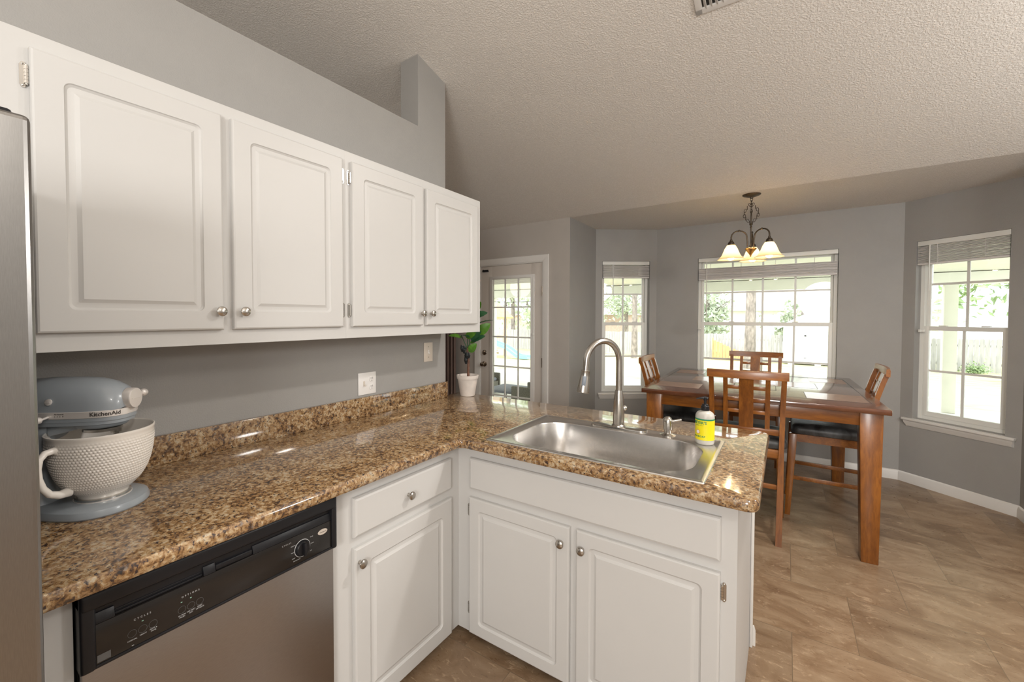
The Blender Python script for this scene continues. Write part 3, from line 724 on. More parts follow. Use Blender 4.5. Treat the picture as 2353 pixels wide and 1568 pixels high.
# faucet
fc = (1.174, 2.003)
fz = CT + .0022
t = thing('kitchen_faucet', 'tall brushed nickel gooseneck pull-down faucet behind the sink bowl', 'faucet', (fc[0], fc[1], fz))
s = S(); pr = []
for sc_, z in ((1, 0), (1, .004), (.96, .008), (.86, .0095)):
    pr.append([(fc[0] + .003 + a * 1, fc[1] - .008 + b2, fz + z) for a, b2 in rrect(0, 0, .262 * (1 - (1 - sc_) * .25), .060 * sc_, .0299 * sc_, 8)])
s.loft(pr); part(t, 'deck_plate', s, 'chrome')
s = S(); s.lathe([(.032, .009), (.031, .014), (.0255, .019), (.0258, .06), (.0254, .10), (.0225, .135), (.0185, .165), (.0165, .178)], (fc[0], fc[1], fz), 28); part(t, 'faucet_body', s, 'nickel')
dv = Vector((math.cos(math.radians(242)), math.sin(math.radians(242)), 0)); ra = .098
zb = 1.095; za = 1.232
pts = [Vector((fc[0], fc[1], zb + (za - zb) * k / 4)) for k in range(5)]
for k in range(1, 17):
    a = PI * k / 16; pts.append(Vector((fc[0], fc[1], za)) + dv * (ra - ra * math.cos(a)) + Vector((0, 0, ra * .98 * math.sin(a))))
end = Vector((fc[0], fc[1], 0)) + dv * (2 * ra)
pts.append(Vector((end.x, end.y, 1.21)) + dv * .002); pts.append(Vector((end.x, end.y, 1.195)) + dv * .003)
s = S(); s.tube(pts, .0140, 18); part(t, 'gooseneck', s, 'nickel')
hp = Vector((end.x, end.y, 1.200)) + dv * .003; ha = (Vector((0, 0, -1)) + dv * .16).normalized()
s = S(); s.lathe([(.0150, 0), (.0190, .002), (.0190, .007), (.0182, .009), (.0198, .03), (.0232, .06), (.0268, .092), (.0268, .100), (.0235, .103), (.02, .101)], hp, 28, ha)
sh = part(t, 'spray_head', s, 'nickel')
cd = Vector((1.81 - hp.x, .01 - hp.y, 0)).normalized(); bd = (cd + Vector((-cd.y, cd.x, 0)) * -.05).normalized()
bt = Vector((0, 0, 1)).cross(bd)
s = S(); s.box(-.0085, -.0, -.022, .0085, .006, .022, .003); s.xf(Matrix.Translation(hp + ha * .047 + bd * .0185) @ Matrix(((bt.x, bd.x, -ha.x, 0), (bt.y, bd.y, -ha.y, 0), (bt.z, bd.z, -ha.z, 0), (0, 0, 0, 1))))
part(sh, 'spray_button', s, 'button_grey', 'grey spray button')
hd = Vector((.96, .30, 0)).normalized()
s = S(); s.lathe([(.011, 0), (.012, .006), (.012, .012), (.008, .018), (.003, .020)], Vector((fc[0], fc[1], 1.012)) + hd * .018, 18, hd)
part(t, 'lever', s, 'chrome')
# deck soap dispenser
t = thing('soap_dispenser', 'small brushed nickel soap dispenser with side spout, right of the faucet', 'soap dispenser', (1.391, 2.003, fz))
s = S(); s.lathe([(.033, 0), (.033, .002), (.026, .004), (.0145, .009), (.0145, .026), (.0205, .028), (.0205, .058), (.0190, .070), (.014, .078), (.005, .083), (.001, .0835)], (1.391, 2.003, fz), 26); part(t, 'dispenser_body', s, 'nickel')
s = S(); s.tube([(1.395, 2.003, fz + .062), (1.415, 2.006, fz + .066), (1.445, 2.012, fz + .075)], [.0065, .0055, .0045], 12); part(t, 'spout', s, 'nickel')

# bottle of hand soap
bc = Vector((1.543, 1.962, fz)); br = .0355
t = thing('soap_bottle', 'frosted hand soap bottle with yellow label and black pump on the sink corner', 'soap bottle', bc)
s = S(); s.lathe([(.029, 0), (.0315, .001), (.0338, .004), (.0350, .008), (br, .013), (br, .110), (.0350, .116), (.0335, .1215), (.0308, .1265), (.0272, .1305), (.0230, .1332), (.0185, .1348), (.0145, .1358), (.0145, .140)], bc, 40); part(t, 'bottle', s, 'soapbody')
s = S(); s.lathe([(br + .0001, .020), (br + .0005, .0205), (br + .0005, .100), (br + .0001, .1005)], bc, 48, cap=False); lab = part(t, 'label', s, 'yellow', 'yellow label with green lettering')
s = S(); s.lathe([(br + .0001, .1005), (br + .0007, .101), (br + .0007, .1065), (br + .0001, .107)], bc, 48, cap=False); part(lab, 'label_band', s, 'greenlab')
ca = math.atan2(.010 - bc.y, 1.8099 - bc.x)     # heading towards the kitchen side
def wrap(s, zc_, a_mid, rad=.0008):
    for v in s.bm.verts:
        a = a_mid + v.co.x / br; r = br + rad + v.co.z; z = v.co.y
        v.co = Vector((bc.x + r * math.cos(a), bc.y + r * math.sin(a), bc.z + zc_ + z))
    return s
am = ca - .62
lt = S()
for txt, size, z, sp, b2 in (("MEYER'S", .0150, .0905, 1.05, .0004), ('CLEAN DAY', .0050, .0800, 1.35, 0), ('SOAP', .0100, .0345, 1.2, .0003)):
    a_ = am if txt != 'SOAP' else am + .28
    lt.add(wrap(text_shape(txt, size, spacing=sp, bold=b2), z, a_))
lt.add(wrap(text_shape('HAND', .0080, spacing=1.1), .0345, am - .42))
for k in range(5): lt.add(wrap(S().box(-.024 + .004 * (k % 2), -.0002, 0, .024, .0002, .0002), .072 - .0045 * k if k < 2 else .064 - .0045 * k, am + .03))
lt.add(wrap(S().box(-.024, -.0006, 0, .024, .0006, .0002), .027, am))
part(lab, 'lettering', lt, 'greenlab', smooth=False)
s = S(); s.lathe([(.0082, 0), (.0082, .0003), (.0001, .0003)], (0, 0, 0), 24); wrap(s, .053, am - .12, .0008); part(lab, 'ring_mark', s, 'redring')
s = S(); s.lathe([(.0068, 0), (.0068, .0005), (.0001, .0005)], (0, 0, 0), 24); wrap(s, .053, am - .12, .0010); part(lab, 'disc_mark', s, 'whitespot')
s = S(); s.lathe([(.0150, .137), (.0155, .138), (.0155, .155), (.0120, .157), (.0110, .163), (.0050, .164), (.0048, .185)], bc, 24)
pd = Vector((-.95, -.2, 0)).normalized(); top = bc + Vector((0, 0, .186))
s.tube([top - pd * .010 + Vector((0, 0, .001)), top + Vector((0, 0, .003)), top + pd * .018 + Vector((0, 0, .001)), top + pd * .033 + Vector((0, 0, -.003))], [.0055, .0062, .0042, .0026], 10)
s.lathe([(.0055, .176), (.0075, .184), (.0075, .190), (.003, .192)], bc, 16)
part(t, 'pump', s, 'black')

# ------------------------------------------------------------------ dishwasher
t = thing('dishwasher', 'black and stainless built-in dishwasher with a round dial, under the counter', 'dishwasher', (.33, .535, 0))
y0, y1 = .2295, .8395
s = S(); s.box(.03, y0 + .004, .03, .600, y1 - .004, .868); part(t, 'tub', s, 'dark')
s = S(); s.box(.600, y0 + .004, .10, .632, y1 - .004, .698, .003); part(t, 'door_panel', s, 'steel_dw')
s = S(); s.box(.60, y0 + .01, .03, .61, y1 - .01, .098); part(t, 'kick_plate', s, 'black')
s = S()
# control housing: frame round a recess
s.box(.600, y0, .6985, .648, y0 + .026, .866, .006, 3).box(.600, y1 - .018, .6985, .648, y1, .866, .006, 3).box(.600, y0, .8265, .650, y1, .866, .009, 3).box(.600, y0, .6985, .644, y1, .7065, .003)
s.box(.600, y0 + .01, .70, .630, y1 - .01, .83)
hs = part(t, 'control_housing', s, 'black')
s = S()
py0, py1 = .2555, .8215
s.hexa([(.6302, py0, .7068), (.6302, py1, .7068), (.6302, py1, .7905), (.6302, py0, .7780 + .0125), (.6425, py0, .7068), (.6425, py1, .7068), (.6400, py1, .7905), (.6400, py0, .7905)], .0008)
cpn = part(t, 'control_panel', s, 'blackgloss')
for a, b2 in ((py0, .288), (.460, .487), (.580, py1)):
    s = S(); s.hexa([(.6302, a, .7915), (.6302, b2, .7915), (.6302, b2, .8125), (.6302, a, .8125), (.6400, a, .7915), (.6400, b2, .7915), (.6335, b2, .8125), (.6335, a, .8125)], .0008)
    part(hs, 'handle_ledge', s, 'black')
s = S(); s.box(.6302, .488, .7915, .6375, .579, .806, .003); s.box(.6302, .289, .7915, .634, .459, .797, .001).box(.6302, .289, .800, .632, .459, .803, .001); part(hs, 'latch_bar', s, 'black')
X0 = .6425
def dwtext(shape, y, z, x=X0, lean=0.0):
    for v in shape.bm.verts:
        a, b2, c = v.co; f = (z + b2 - .7068) / .0837
        v.co = Vector((x - .0025 * f + .0002 + c, y + a, z + b2))
    return shape
lt = S()
for txt, size, y, z, sp in (('CYCLES', .0055, .335, .7645, 1.9), ('OPTIONS', .0055, .430, .7655, 1.9), ('NORMAL', .0042, .316, .7225, 1), ('HEAVY', .0042, .3355, .7245, 1), ('POTS &', .0042, .3545, .7260, 1), ('PANS', .0042, .3545, .7215, 1),
        ('HI-TEMP', .0042, .411, .7235, 1), ('WASH', .0042, .411, .7190, 1), ('NO HEAT', .0042, .430, .7245, 1), ('DRY', .0042, .430, .7200, 1), ('RESET', .0042, .449, .7255, 1), ('OPTIONS', .0042, .449, .7210, 1), ('CYCLES', .0050, .674, .7765, 1.8),
        ('NORMAL', .0036, .694, .7640, 1), ('HEAVY', .0036, .692, .745, 1), ('LIGHT', .0036, .694, .727, 1), ('RINSE', .0036, .753, .768, 1), ('DRAIN', .0036, .755, .748, 1), ('OFF', .0036, .750, .727, 1), ('POTS & PANS', .0036, .704, .7185, 1)):
    lt.add(dwtext(text_shape(txt, size, spacing=sp, extrude=.0002), y, z))
lt.add(dwtext(S().box(-.001, -.0006, 0, .003, .0006, .0003), .3155, .7105))
part(cpn, 'lettering', lt, 'silk', smooth=False)
for y in (.316, .335, .354, .411, .430, .449):
    s = S(); s.lathe([(.0082, 0), (.0082, .0004), (.0077, .0004), (.0077, 0)], (0, 0, 0), 28, cap=False); dwtext(s, y, .7365); part(cpn, 'push_button', s, 'silkdim')
for y, z in ((.335, .7545), (.4105, .7545), (.430, .7555)): part(cpn, 'indicator_light', dwtext(S().box(-.0016, -.0009, 0, .0016, .0009, .0004), y, z), 'green_led', smooth=False)
s = S(); s.lathe([(.0255, 0), (.0255, .001), (.0240, .0012), (.0240, 0)], (0, 0, 0), 36, cap=False); dwtext(s, .722, .747); part(cpn, 'dial_ring', s, 'silk')
s = S(); s.lathe([(.0225, 0), (.0215, .006), (.019, .009), (.001, .009)], (0, 0, 0), 36); s.box(-.0035, -.019, .008, .0035, .019, .020, .002); s.box(-.0006, -.0185, .0195, .0006, -.002, .0205); dwtext(s, .722, .747)
for y_ in (0,): pass
part(cpn, 'dial', s, 'black')
s = S(); s.lathe([(.0165, 0), (.0165, .0012), (.0155, .0018), (.001, .0018)], (0, 0, 0), 36); s.xf(Matrix.Diagonal((1, .50, 1, 1))); dwtext(s, .7905, .7675); bd_ = part(cpn, 'badge', s, 'badge', 'oval silver badge')
s = dwtext(text_shape('Whirlpool', .0052, extrude=.0002), .7905, .7675, X0 + .0019); part(bd_, 'badge_lettering', s, 'letter_dark', smooth=False)
s = dwtext(S().box(-.011, -.0075, 0, .011, .0075, .0003), .268, .7175); part(cpn, 'energy_sticker', s, 'silkdim', smooth=False)

# ------------------------------------------------------------------ refrigerator
t = thing('refrigerator', 'tall stainless steel refrigerator cut off by the left edge, beside the counter', 'refrigerator', (.4, -.33, 0))
s = S(); s.box(.03, -.80, .02, .72, .153, 1.745, .004); part(t, 'fridge_case', s, 'black')
s = S(); s.box(.724, -.325, .05, .800, .158, 1.765, .010, 3); part(t, 'door', s, 'steel_fridge')
s = S(); s.box(.724, -.805, .05, .800, -.333, 1.765, .010, 3); part(t, 'door', s, 'steel_fridge')
for yy in (-.29, -.37):
    s = S(); s.tube([(.80, yy, .75), (.845, yy, .78), (.845, yy, 1.55), (.80, yy, 1.58)], .012, 12); part(t, 'handle', s, 'steel_fridge')
for a, b2 in ((.04, .14), (-.79, -.69)):
    s = S(); s.box(.60, a, 1.746, .78, b2, 1.775, .006); part(t, 'hinge_cover', s, 'black')
s = S(); s.box(.03, -.80, 0, .70, .15, .02); part(t, 'base_grille', s, 'black')

# ------------------------------------------------------------------ stand mixer
MX = (.268, .357, CT)
mixa = math.radians(43)
t = thing('stand_mixer', 'blue grey stand mixer beside the refrigerator', 'stand mixer', MX, mixa)
def P(parent, name, s, mat, **k): return part(parent, name, s, mat, local=True, **k)
def base_ring(sc_, z, n=40):
    pts = []
    for i in range(n):
        a = 2 * PI * i / n; cx_, sy_ = math.cos(a), math.sin(a)
        if cx_ >= 0: x = .105 * cx_; y = .108 * sy_
        else: x = .215 * cx_; y = (.108 - .030 * (-cx_) ** 1.2) * (abs(sy_) ** .75) * (1 if sy_ > 0 else -1)
        pts.append((x * sc_ - .005, y * sc_, z))
    return pts
s = S(); s.loft([base_ring(.97, 0), base_ring(1, .004), base_ring(1.0, .010), base_ring(.96, .020), base_ring(.86, .026), base_ring(.75, .028)]); P(t, 'mixer_base', s, 'mixer')
s = S(); s.lathe([(.062, .0275), (.062, .030), (.052, .031), (.001, .031)], (0, 0, 0), 36); P(t, 'bowl_plate', s, 'mixer_metal')
def el(x, hw, z0_, z1_, n=28, p=.8):
    zc_ = (z0_ + z1_) / 2; hz = (z1_ - z0_) / 2
    return [(x, hw * (abs(math.cos(2 * PI * i / n)) ** p) * (1 if math.cos(2 * PI * i / n) > 0 else -1), zc_ + hz * (abs(math.sin(2 * PI * i / n)) ** p) * (1 if math.sin(2 * PI * i / n) > 0 else -1)) for i in range(n)]
s = S()
rr_ = []
for z, xc, hx, hy in ((.022, -.155, .062, .066), (.06, -.158, .045, .052), (.12, -.160, .040, .048), (.18, -.158, .045, .050), (.225, -.150, .060, .052), (.245, -.148, .062, .050)):
    rr_.append([(xc + a, b2, z) for a, b2 in rrect(0, 0, hx * 2, hy * 2, .03, 6)])
s.loft(rr_); s.hexa([(-.10, -.045, .205), (-.03, -.04, .222), (-.03, .04, .222), (-.10, .045, .205), (-.10, -.05, .245), (-.03, -.048, .245), (-.03, .048, .245), (-.10, .05, .245)], .004)
P(t, 'pedestal', s, 'mixer')
# head: lofted along x; lower body and upper dome split by the metal band
def hsec(x, hw, zb_, zt_, flat):
    n = 16; pts = []
    for i in range(n + 1):
        a = PI * i / n
        pts.append((x, hw * math.cos(a) * (1 if abs(math.cos(a)) < .99 else 1), zb_ + (zt_ - zb_) * (math.sin(a) ** .82)))
    return pts
xs_ = [(-.232, .010, .300, .315), (-.226, .030, .285, .335), (-.205, .048, .278, .345), (-.165, .059, .274, .354), (-.11, .064, .273, .358), (-.05, .066, .273, .358), (.00, .065, .273, .355), (.03, .060, .273, .347), (.055, .050, .273, .334), (.068, .038, .274, .318), (.074, .022, .278, .302)]
s = S(); s.loft([hsec(*a, 0) for a in xs_]); P(t, 'mixer_head', s, 'mixer')
def plan(k, z, sc_=1.0):
    pts = [(x * 1.0, h * sc_) for x, h in [(-.222, .030), (-.205, .048), (-.165, .0595), (-.11, .0645), (-.05, .0665), (.0, .0655), (.03, .0605), (.052, .051), (.066, .038), (.074, .018)]]
    return [(x + (k if x > 0 else -k), h, z) for x, h in pts] + [(x + (k if x > 0 else -k), -h, z) for x, h in pts[::-1]]
s = S(); s.loft([plan(0, .2735, 1.01), plan(.001, .2725, 1.025), plan(.001, .2565, 1.025), plan(0, .2555, 1.01)]); band = P(t, 'trim_band', s, 'mixer_metal')
s = S(); s.loft([plan(0, .2555, .99), plan(0, .246, .985), plan(-.004, .2455, .97), plan(-.004, .236, .95)])
s.lathe([(.040, .221), (.053, .224), (.058, .229), (.061, .242)], (.002, 0, 0), 32)
P(t, 'lower_head', s, 'mixer')
s = S(); s.lathe([(.036, .2095), (.043, .212), (.043, .219), (.036, .2215)], (.002, 0, 0), 28); s.cyl((.030, .008, .165), (.030, .008, .211), .0065); s.cyl((.030, -.004, .182), (.030, .020, .182), .002, n=8); s.cyl((.030, .008, .202), (.030, .008, .212), .013)
P(t, 'beater_shaft', s, 'chrome')
s = S(); s.lathe([(.028, -.012), (.028, .006), (.0265, .009), (.002, .010)], (.078, 0, .297), 30, (1, 0, 0)); s.box(.0878, -.018, .2962, .0885, .018, .2978)
hb_ = P(t, 'hub_cover', s, 'mixer_metal', label='round silver hub cover')
s = S(); s.cyl((.074, .020, .301), (.074, .046, .303), .0065, n=12); s.lathe([(.006, 0), (.010, .003), (.011, .009), (.009, .016), (.004, .019)], (.074, .044, .303), 20, (0, 1, 0)); P(t, 'attachment_knob', s, 'mixer_metal', label='silver screw knob')
s = S(); s.cyl((-.080, -.067, .262), (-.080, -.092, .259), .003, n=10); s.lathe([(.003, 0), (.008, .002), (.009, .010), (.0085, .020), (.004, .024)], (-.080, -.088, .2595), 16, (-.25, -1, 0)); P(t, 'speed_lever', s, 'mixer_metal', label='silver speed lever knob')
s = S(); s.box(-.088, -.0672, .2575, -.052, -.0655, .2605); P(t, 'lever_slot', s, 'dark')
s = S(); s.lathe([(.0085, 0), (.0085, .0025), (.0065, .0035), (.001, .0035)], (-.080, -.0635, .300), 20, (0, -1, .25)); s.box(-.086, -.0685, .2995, -.074, -.0665, .3008); P(t, 'hinge_screw', s, 'mixer_metal', label='round silver screw cap')
# lettering on the band, wrapped along its plan on the -y side
pl = [(-.222, -.0308), (-.205, -.0492), (-.165, -.061), (-.11, -.0661), (-.05, -.0682), (.001, -.0671), (.031, -.062), (.053, -.0523), (.067, -.039), (.075, -.0185), (.076, .0)]
seg = [0]
for i in range(1, len(pl)): seg.append(seg[-1] + math.dist(pl[i - 1], pl[i]))
def on_band(d):
    for i in range(1, len(pl)):
        if d <= seg[i] or i == len(pl) - 1:
            f = (d - seg[i - 1]) / (seg[i] - seg[i - 1]); a = Vector(pl[i - 1]); b2 = Vector(pl[i]); p = a.lerp(b2, f); tt = (b2 - a).normalized(); return p, Vector((tt.y, -tt.x))
def bandtext(sh, d0, z):
    for v in sh.bm.verts:
        p, nn = on_band(d0 + v.co.x); q = p + nn * (.0006 + v.co.z); v.co = Vector((q.x, q.y, z + v.co.y))
    return sh
s = bandtext(text_shape('KitchenAid', .0145, align='LEFT', bold=.0003), .247, .2650); 
s.add(bandtext(text_shape('ARTISAN', .0045, align='CENTER', spacing=1.3), .178, .2685)); s.add(bandtext(text_shape('2    4    6    8', .0040, align='CENTER'), .178, .2630))
P(band, 'lettering', s, 'letter_dark', smooth=False)

# textured ceramic bowl, clamped on the mixer
t = thing('mixing_bowl', 'white ceramic mixing bowl with hobnail pattern and side handle on the mixer', 'bowl', (MX[0], MX[1], CT + .031))
prof = [(.050, .000), (.054, .003), (.055, .010), (.062, .018), (.074, .030), (.086, .046), (.0965, .066), (.1045, .090), (.1100, .118), (.1130, .146), (.1145, .170), (.1155, .182)]
def pr_at(zq):
    for i in range(1, len(prof)):
        if zq <= prof[i][1]: f = (zq - prof[i - 1][1]) / (prof[i][1] - prof[i - 1][1]); return prof[i - 1][0] + (prof[i][0] - prof[i - 1][0]) * f
    return prof[-1][0]
NA, NH = 528, 132; hobs = 88; rows = 21
rings = []
zz0, zz1 = .016, .170
outer = [(prof[0][0], 0), (prof[1][0], .003), (.055, .010)] + [(pr_at(zz0 + (zz1 - zz0) * k / NH), zz0 + (zz1 - zz0) * k / NH) for k in range(NH + 1)] + [(.1150, .176), (.1165, .180), (.1160, .1835), (.1135, .1845), (.1110, .182)]
for r, z in outer:
    ring = []
    v_ = (z - zz0) / (zz1 - zz0)
    for i in range(NA):
        a = 2 * PI * i / NA; d = 0
        if 0 <= v_ <= 1:
            rw = v_ * rows; k = int(rw); fr = rw - k - .5; fa = (i / NA * hobs + .5 * (k % 2)) % 1 - .5
            q = math.sqrt((fr * 2) ** 2 + (fa * 2) ** 2); d = .0021 * max(0, 1 - q * q * 1.2) * min(1, v_ * 6, (1 - v_) * 8)
        ring.append(((r + d) * math.cos(a), (r + d) * math.sin(a), z))
    rings.append(ring)
s = S(); s.loft(rings, True, False)
inner = [(.1110, .182), (.109, .170), (.106, .12), (.098, .075), (.080, .035), (.05, .014), (.001, .008)]
s.loft([[(r * math.cos(2 * PI * i / NA), r * math.sin(2 * PI * i / NA), z) for i in range(NA)] for r, z in inner], False, True)
# small pouring spout lip
s.xf(Matrix.Translation((MX[0], MX[1], CT + .031)))
part(t, 'bowl_body', s, 'ceramic')
ha_ = math.radians(-64); hv = Vector((math.cos(ha_), math.sin(ha_), 0)); B0 = Vector((MX[0], MX[1], CT + .031))
path = [(.102, .148), (.118, .156), (.136, .154), (.148, .142), (.152, .120), (.150, .095), (.142, .070), (.128, .050), (.108, .040), (.084, .040)]
s = S(); s.tube([B0 + hv * a + Vector((0, 0, z)) for a, z in path], [.011, .0085, .008, .008, .008, .008, .008, .0085, .010, .013], 14)
part(t, 'handle', s, 'ceramic')
s = S(); s.lathe([(.060, -.0005), (.060, .004), (.056, .006), (.053, .006)], B0, 36, cap=False); s.lathe([(.0605, -.0008), (.052, -.0008)], B0, 36, cap=False); part(t, 'foot_ring', s, 'chrome')

# ------------------------------------------------------------------ wall plates
t = thing('outlet_plate', 'white double wall plate with a toggle switch and an outlet, above the backsplash', 'wall outlet', (0, 1.489, 1.085))
s = S(); s.box(.0005, 1.431, 1.0265, .006, 1.547, 1.1425, .002); part(t, 'cover_plate', s, 'plate')
for zz in (1.106, 1.064):
    s = S(); s.lathe([(.0165, 0), (.0165, .0025), (.015, .003), (.001, .003)], (.006, 1.516, zz), 20, (1, 0, 0))
    rc = part(t, 'receptacle', s, 'plate')
    s = S()
    for dy in (-.0058, .0058): s.box(.0088, 1.516 + dy - .001, zz - .001, .0094, 1.516 + dy + .001, zz + .009)
    s.cyl((.0088, 1.516, zz - .008), (.0094, 1.516, zz - .008), .0024, n=10)
    part(rc, 'slot', s, 'dark', smooth=False)
s = S(); s.box(.006, 1.4615, 1.072, .008, 1.4715, 1.098); s.hexa([(.006, 1.463, 1.078), (.006, 1.470, 1.078), (.006, 1.470, 1.088), (.006, 1.463, 1.088), (.017, 1.464, 1.071), (.017, 1.469, 1.071), (.018, 1.469, 1.077), (.018, 1.464, 1.077)]); part(t, 'toggle_switch', s, 'plate_ivory')
t = thing('switch_plate', 'ivory single wall plate with a toggle switch, near the end of the kitchen wall', 'light switch', (0, 1.961, 1.219))
s = S(); s.box(.0005, 1.9235, 1.160, .0065, 2.0, 1.278, .002); part(t, 'cover_plate', s, 'plate_ivory')
s = S(); s.box(.006, 1.957, 1.207, .008, 1.967, 1.232); s.hexa([(.006, 1.9585, 1.214), (.006, 1.9655, 1.214), (.006, 1.9655, 1.224), (.006, 1.9585, 1.224), (.017, 1.9595, 1.207), (.017, 1.9645, 1.207), (.018, 1.9645, 1.212), (.018, 1.9595, 1.212)]); part(t, 'toggle_switch', s, 'plate')
for zz in (1.187, 1.251): s = S(); s.cyl((.006, 1.962, zz), (.0072, 1.962, zz), .003, n=10); part(t, 'screw', s, 'knobmetal')

# ------------------------------------------------------------------ potted plant
pc = Vector((.088, 2.252, CT + .0005))
t = thing('potted_plant', 'small artificial rubber plant in a whitewashed clay pot at the counter corner', 'potted plant', pc)
s = S(); s.lathe([(.001, 0), (.046, 0), (.048, .004), (.066, .112), (.070, .113), (.0735, .134), (.0725, .137), (.067, .137), (.064, .115), (.001, .114)], pc, 36, cap=False); part(t, 'pot', s, 'pot')
s = S(); s.lathe([(.064, .118), (.04, .122), (.001, .123)], pc, 24); part(t, 'soil', s, 'soil')
e = Vector((.795, .606, 0)); c0 = Vector((1.81, .01, 0)) - Vector((pc.x, pc.y, 0)); c0.normalize(); e = Vector((-c0.y, c0.x, 0)) * 1.0
def pp(h, z, dpt=0): return Vector((pc.x, pc.y, 0)) + e * h + c0 * dpt + Vector((0, 0, z))
s = S(); s.tube([pp(.004, 1.03), pp(.004, 1.09), pp(.006, 1.14), pp(.0, 1.20), pp(-.004, 1.235)], [.0085, .008, .0075, .007, .006], 10); stem = part(t, 'stem', s, 'trunk')
s = S()
for a, z0_, z1_, r in ((-.010, 1.125, 1.175, .012), (-.004, 1.160, 1.20, .017), (.008, 1.165, 1.198, .013), (-.022, 1.195, 1.245, .013), (-.036, 1.205, 1.250, .010), (-.018, 1.215, 1.238, .012)):
    s.tube([pp(a, z0_, .008), pp(a - .002, (z0_ + z1_) / 2, .014), pp(a - .004, z1_, .008)], [r * .5, r, r * .55], 9)
part(t, 'tie_wrap', s, 'tape', 'black wrap round the stem')
def leaf(base, tip, width, bend, nrm, mat):
    base, tip = Vector(base), Vector(tip); d = tip - base; Ln = d.length; d.normalize(); nrm = (Vector(nrm) - d * Vector(nrm).dot(d)).normalized(); side = d.cross(nrm)
    s = S(); K = 12; J = 6; top_, bot = [], []
    prf = lambda f: math.sin(PI * min(1, f ** .80)) ** .65 if 0 < f < 1 else 0.03
    g = []
    for k in range(K + 1):
        f = k / K; wd = width * max(.03, prf(f)); row = []
        for j in range(-J // 2, J // 2 + 1):
            u = j / (J / 2); h = bend * math.sin(PI * f) * Ln - abs(u) * 0 + (.10 * wd * u * u) - .0012 * (j == 0) + .0012 * math.sin(k * 2.1) * abs(u)
            row.append(base + d * (f * Ln) + side * (u * wd) + nrm * h)
        g.append(row)
    for off in (0, 1):
        vs = [[s.bm.verts.new(p - nrm * (.0006 * off)) for p in row] for row in g]
        for k in range(K):
            for j in range(J): s.bm.faces.new((vs[k][j], vs[k][j + 1], vs[k + 1][j + 1], vs[k + 1][j]))
    return part(t, 'leaf', s, mat)
def branch(*pts): s = S(); s.tube([pp(*p) for p in pts], .0028, 7); part(t, 'branch', s, 'leafd')
branch((-.004, 1.23, 0), (.002, 1.29, 0), (.004, 1.36, .0), (.0, 1.45, 0), (.01, 1.50, 0))
branch((-.004, 1.21, 0), (-.012, 1.25, .01), (-.028, 1.285, .015), (-.042, 1.315, .01))
branch((.0, 1.23, .0), (.014, 1.26, .01), (.012, 1.29, .01)); branch((.002, 1.29, 0), (.03, 1.33, .0), (.06, 1.345, .0)); branch((.004, 1.35, 0), (.04, 1.40, 0), (.06, 1.41, 0))
cam_n = c0
leaf(pp(.010, 1.205, .01), pp(.058, 1.262, .03), .026, .06, cam_n * .9 + Vector((0, 0, .4)), 'leaf')
leaf(pp(.016, 1.262, .01), pp(.098, 1.298, .02), .020, .05, cam_n * .5 + Vector((0, 0, .9)), 'leaf')
leaf(pp(.022, 1.276, .02), pp(.116, 1.312, .035), .024, .05, cam_n * .7 + Vector((0, 0, .7)), 'leafd')
leaf(pp(.020, 1.285, .03), pp(.090, 1.345, .04), .022, .05, cam_n * .8 + Vector((0, 0, .5)), 'leafd')
leaf(pp(.058, 1.318, 0), pp(.150, 1.392, .01), .034, .05, cam_n * .95 + Vector((0, 0, .35)), 'leaf')
leaf(pp(.055, 1.385, -.02), pp(.170, 1.415, -.01), .020, .05, cam_n * .18 + Vector((0, 0, 1)), 'leafd')
leaf(pp(.030, 1.430, 0), pp(.132, 1.465, .01), .028, .08, cam_n * .7 + Vector((0, 0, .6)), 'leafd')
leaf(pp(.030, 1.480, 0), pp(.088, 1.535, .01), .034, .05, cam_n * .9 + Vector((0, 0, .3)), 'leaf')
leaf(pp(-.038, 1.300, .01), pp(-.125, 1.312, .02), .019, .10, cam_n * .55 + Vector((0, 0, .8)), 'leaf')
leaf(pp(-.036, 1.315, .0), pp(.012, 1.300, .05), .018, .10, cam_n * .2 + Vector((0, 0, 1)), 'leafd')
leaf(pp(-.010, 1.30, .02), pp(.058, 1.345, .03), .030, .05, cam_n * .8 + Vector((0, 0, .6)), 'leaf')
leaf(pp(-.030, 1.36, 0), pp(-.10, 1.40, 0), .03, .05, cam_n + Vector((0, 0, .4)), 'leaf')
leaf(pp(.0, 1.50, 0), pp(-.03, 1.60, 0), .03, .05, cam_n, 'leafd')

# ------------------------------------------------------------------ dining table
TC = (1.604, 4.018); TRZ = math.radians(1.6)
t = thing('dining_table', 'square counter-height wooden dining table with inlaid top in the bay', 'table', (TC[0], TC[1], 0), TRZ)
hx, hy, tz = .680, .762, .914
s = S(); s.box(-hx, -hy, tz - .032, hx, hy, tz, .004); P(t, 'table_top', s, 'wood_top')
inl = [(-.628, -.325, -.565, -.315), (.305, .612, -.565, -.290), (-.628, -.40, .345, .600), (.38, .61, .33, .60), (-.43, -.12, -.105, .155), (.145, .40, -.09, .215)]
for a, b2, c, d_ in inl:
    s = S(); s.box(a, c, tz - .001, b2, d_, tz + .0004); P(t, 'stone_inlay', s, 'inlay', smooth=False)
s = S()
def ln(a, b2, c, d_, w=.0016):
    s.box(min(a, c) - w, min(b2, d_) - w, tz - .001, max(a, c) + w, max(b2, d_) + w, tz + .0007)
for v in ((-.64, -.58, .62, -.58), (-.64, .61, .62, .61), (-.64, -.58, -.64, .61), (.62, -.58, .62, .61)): ln(*v, w=.0007)
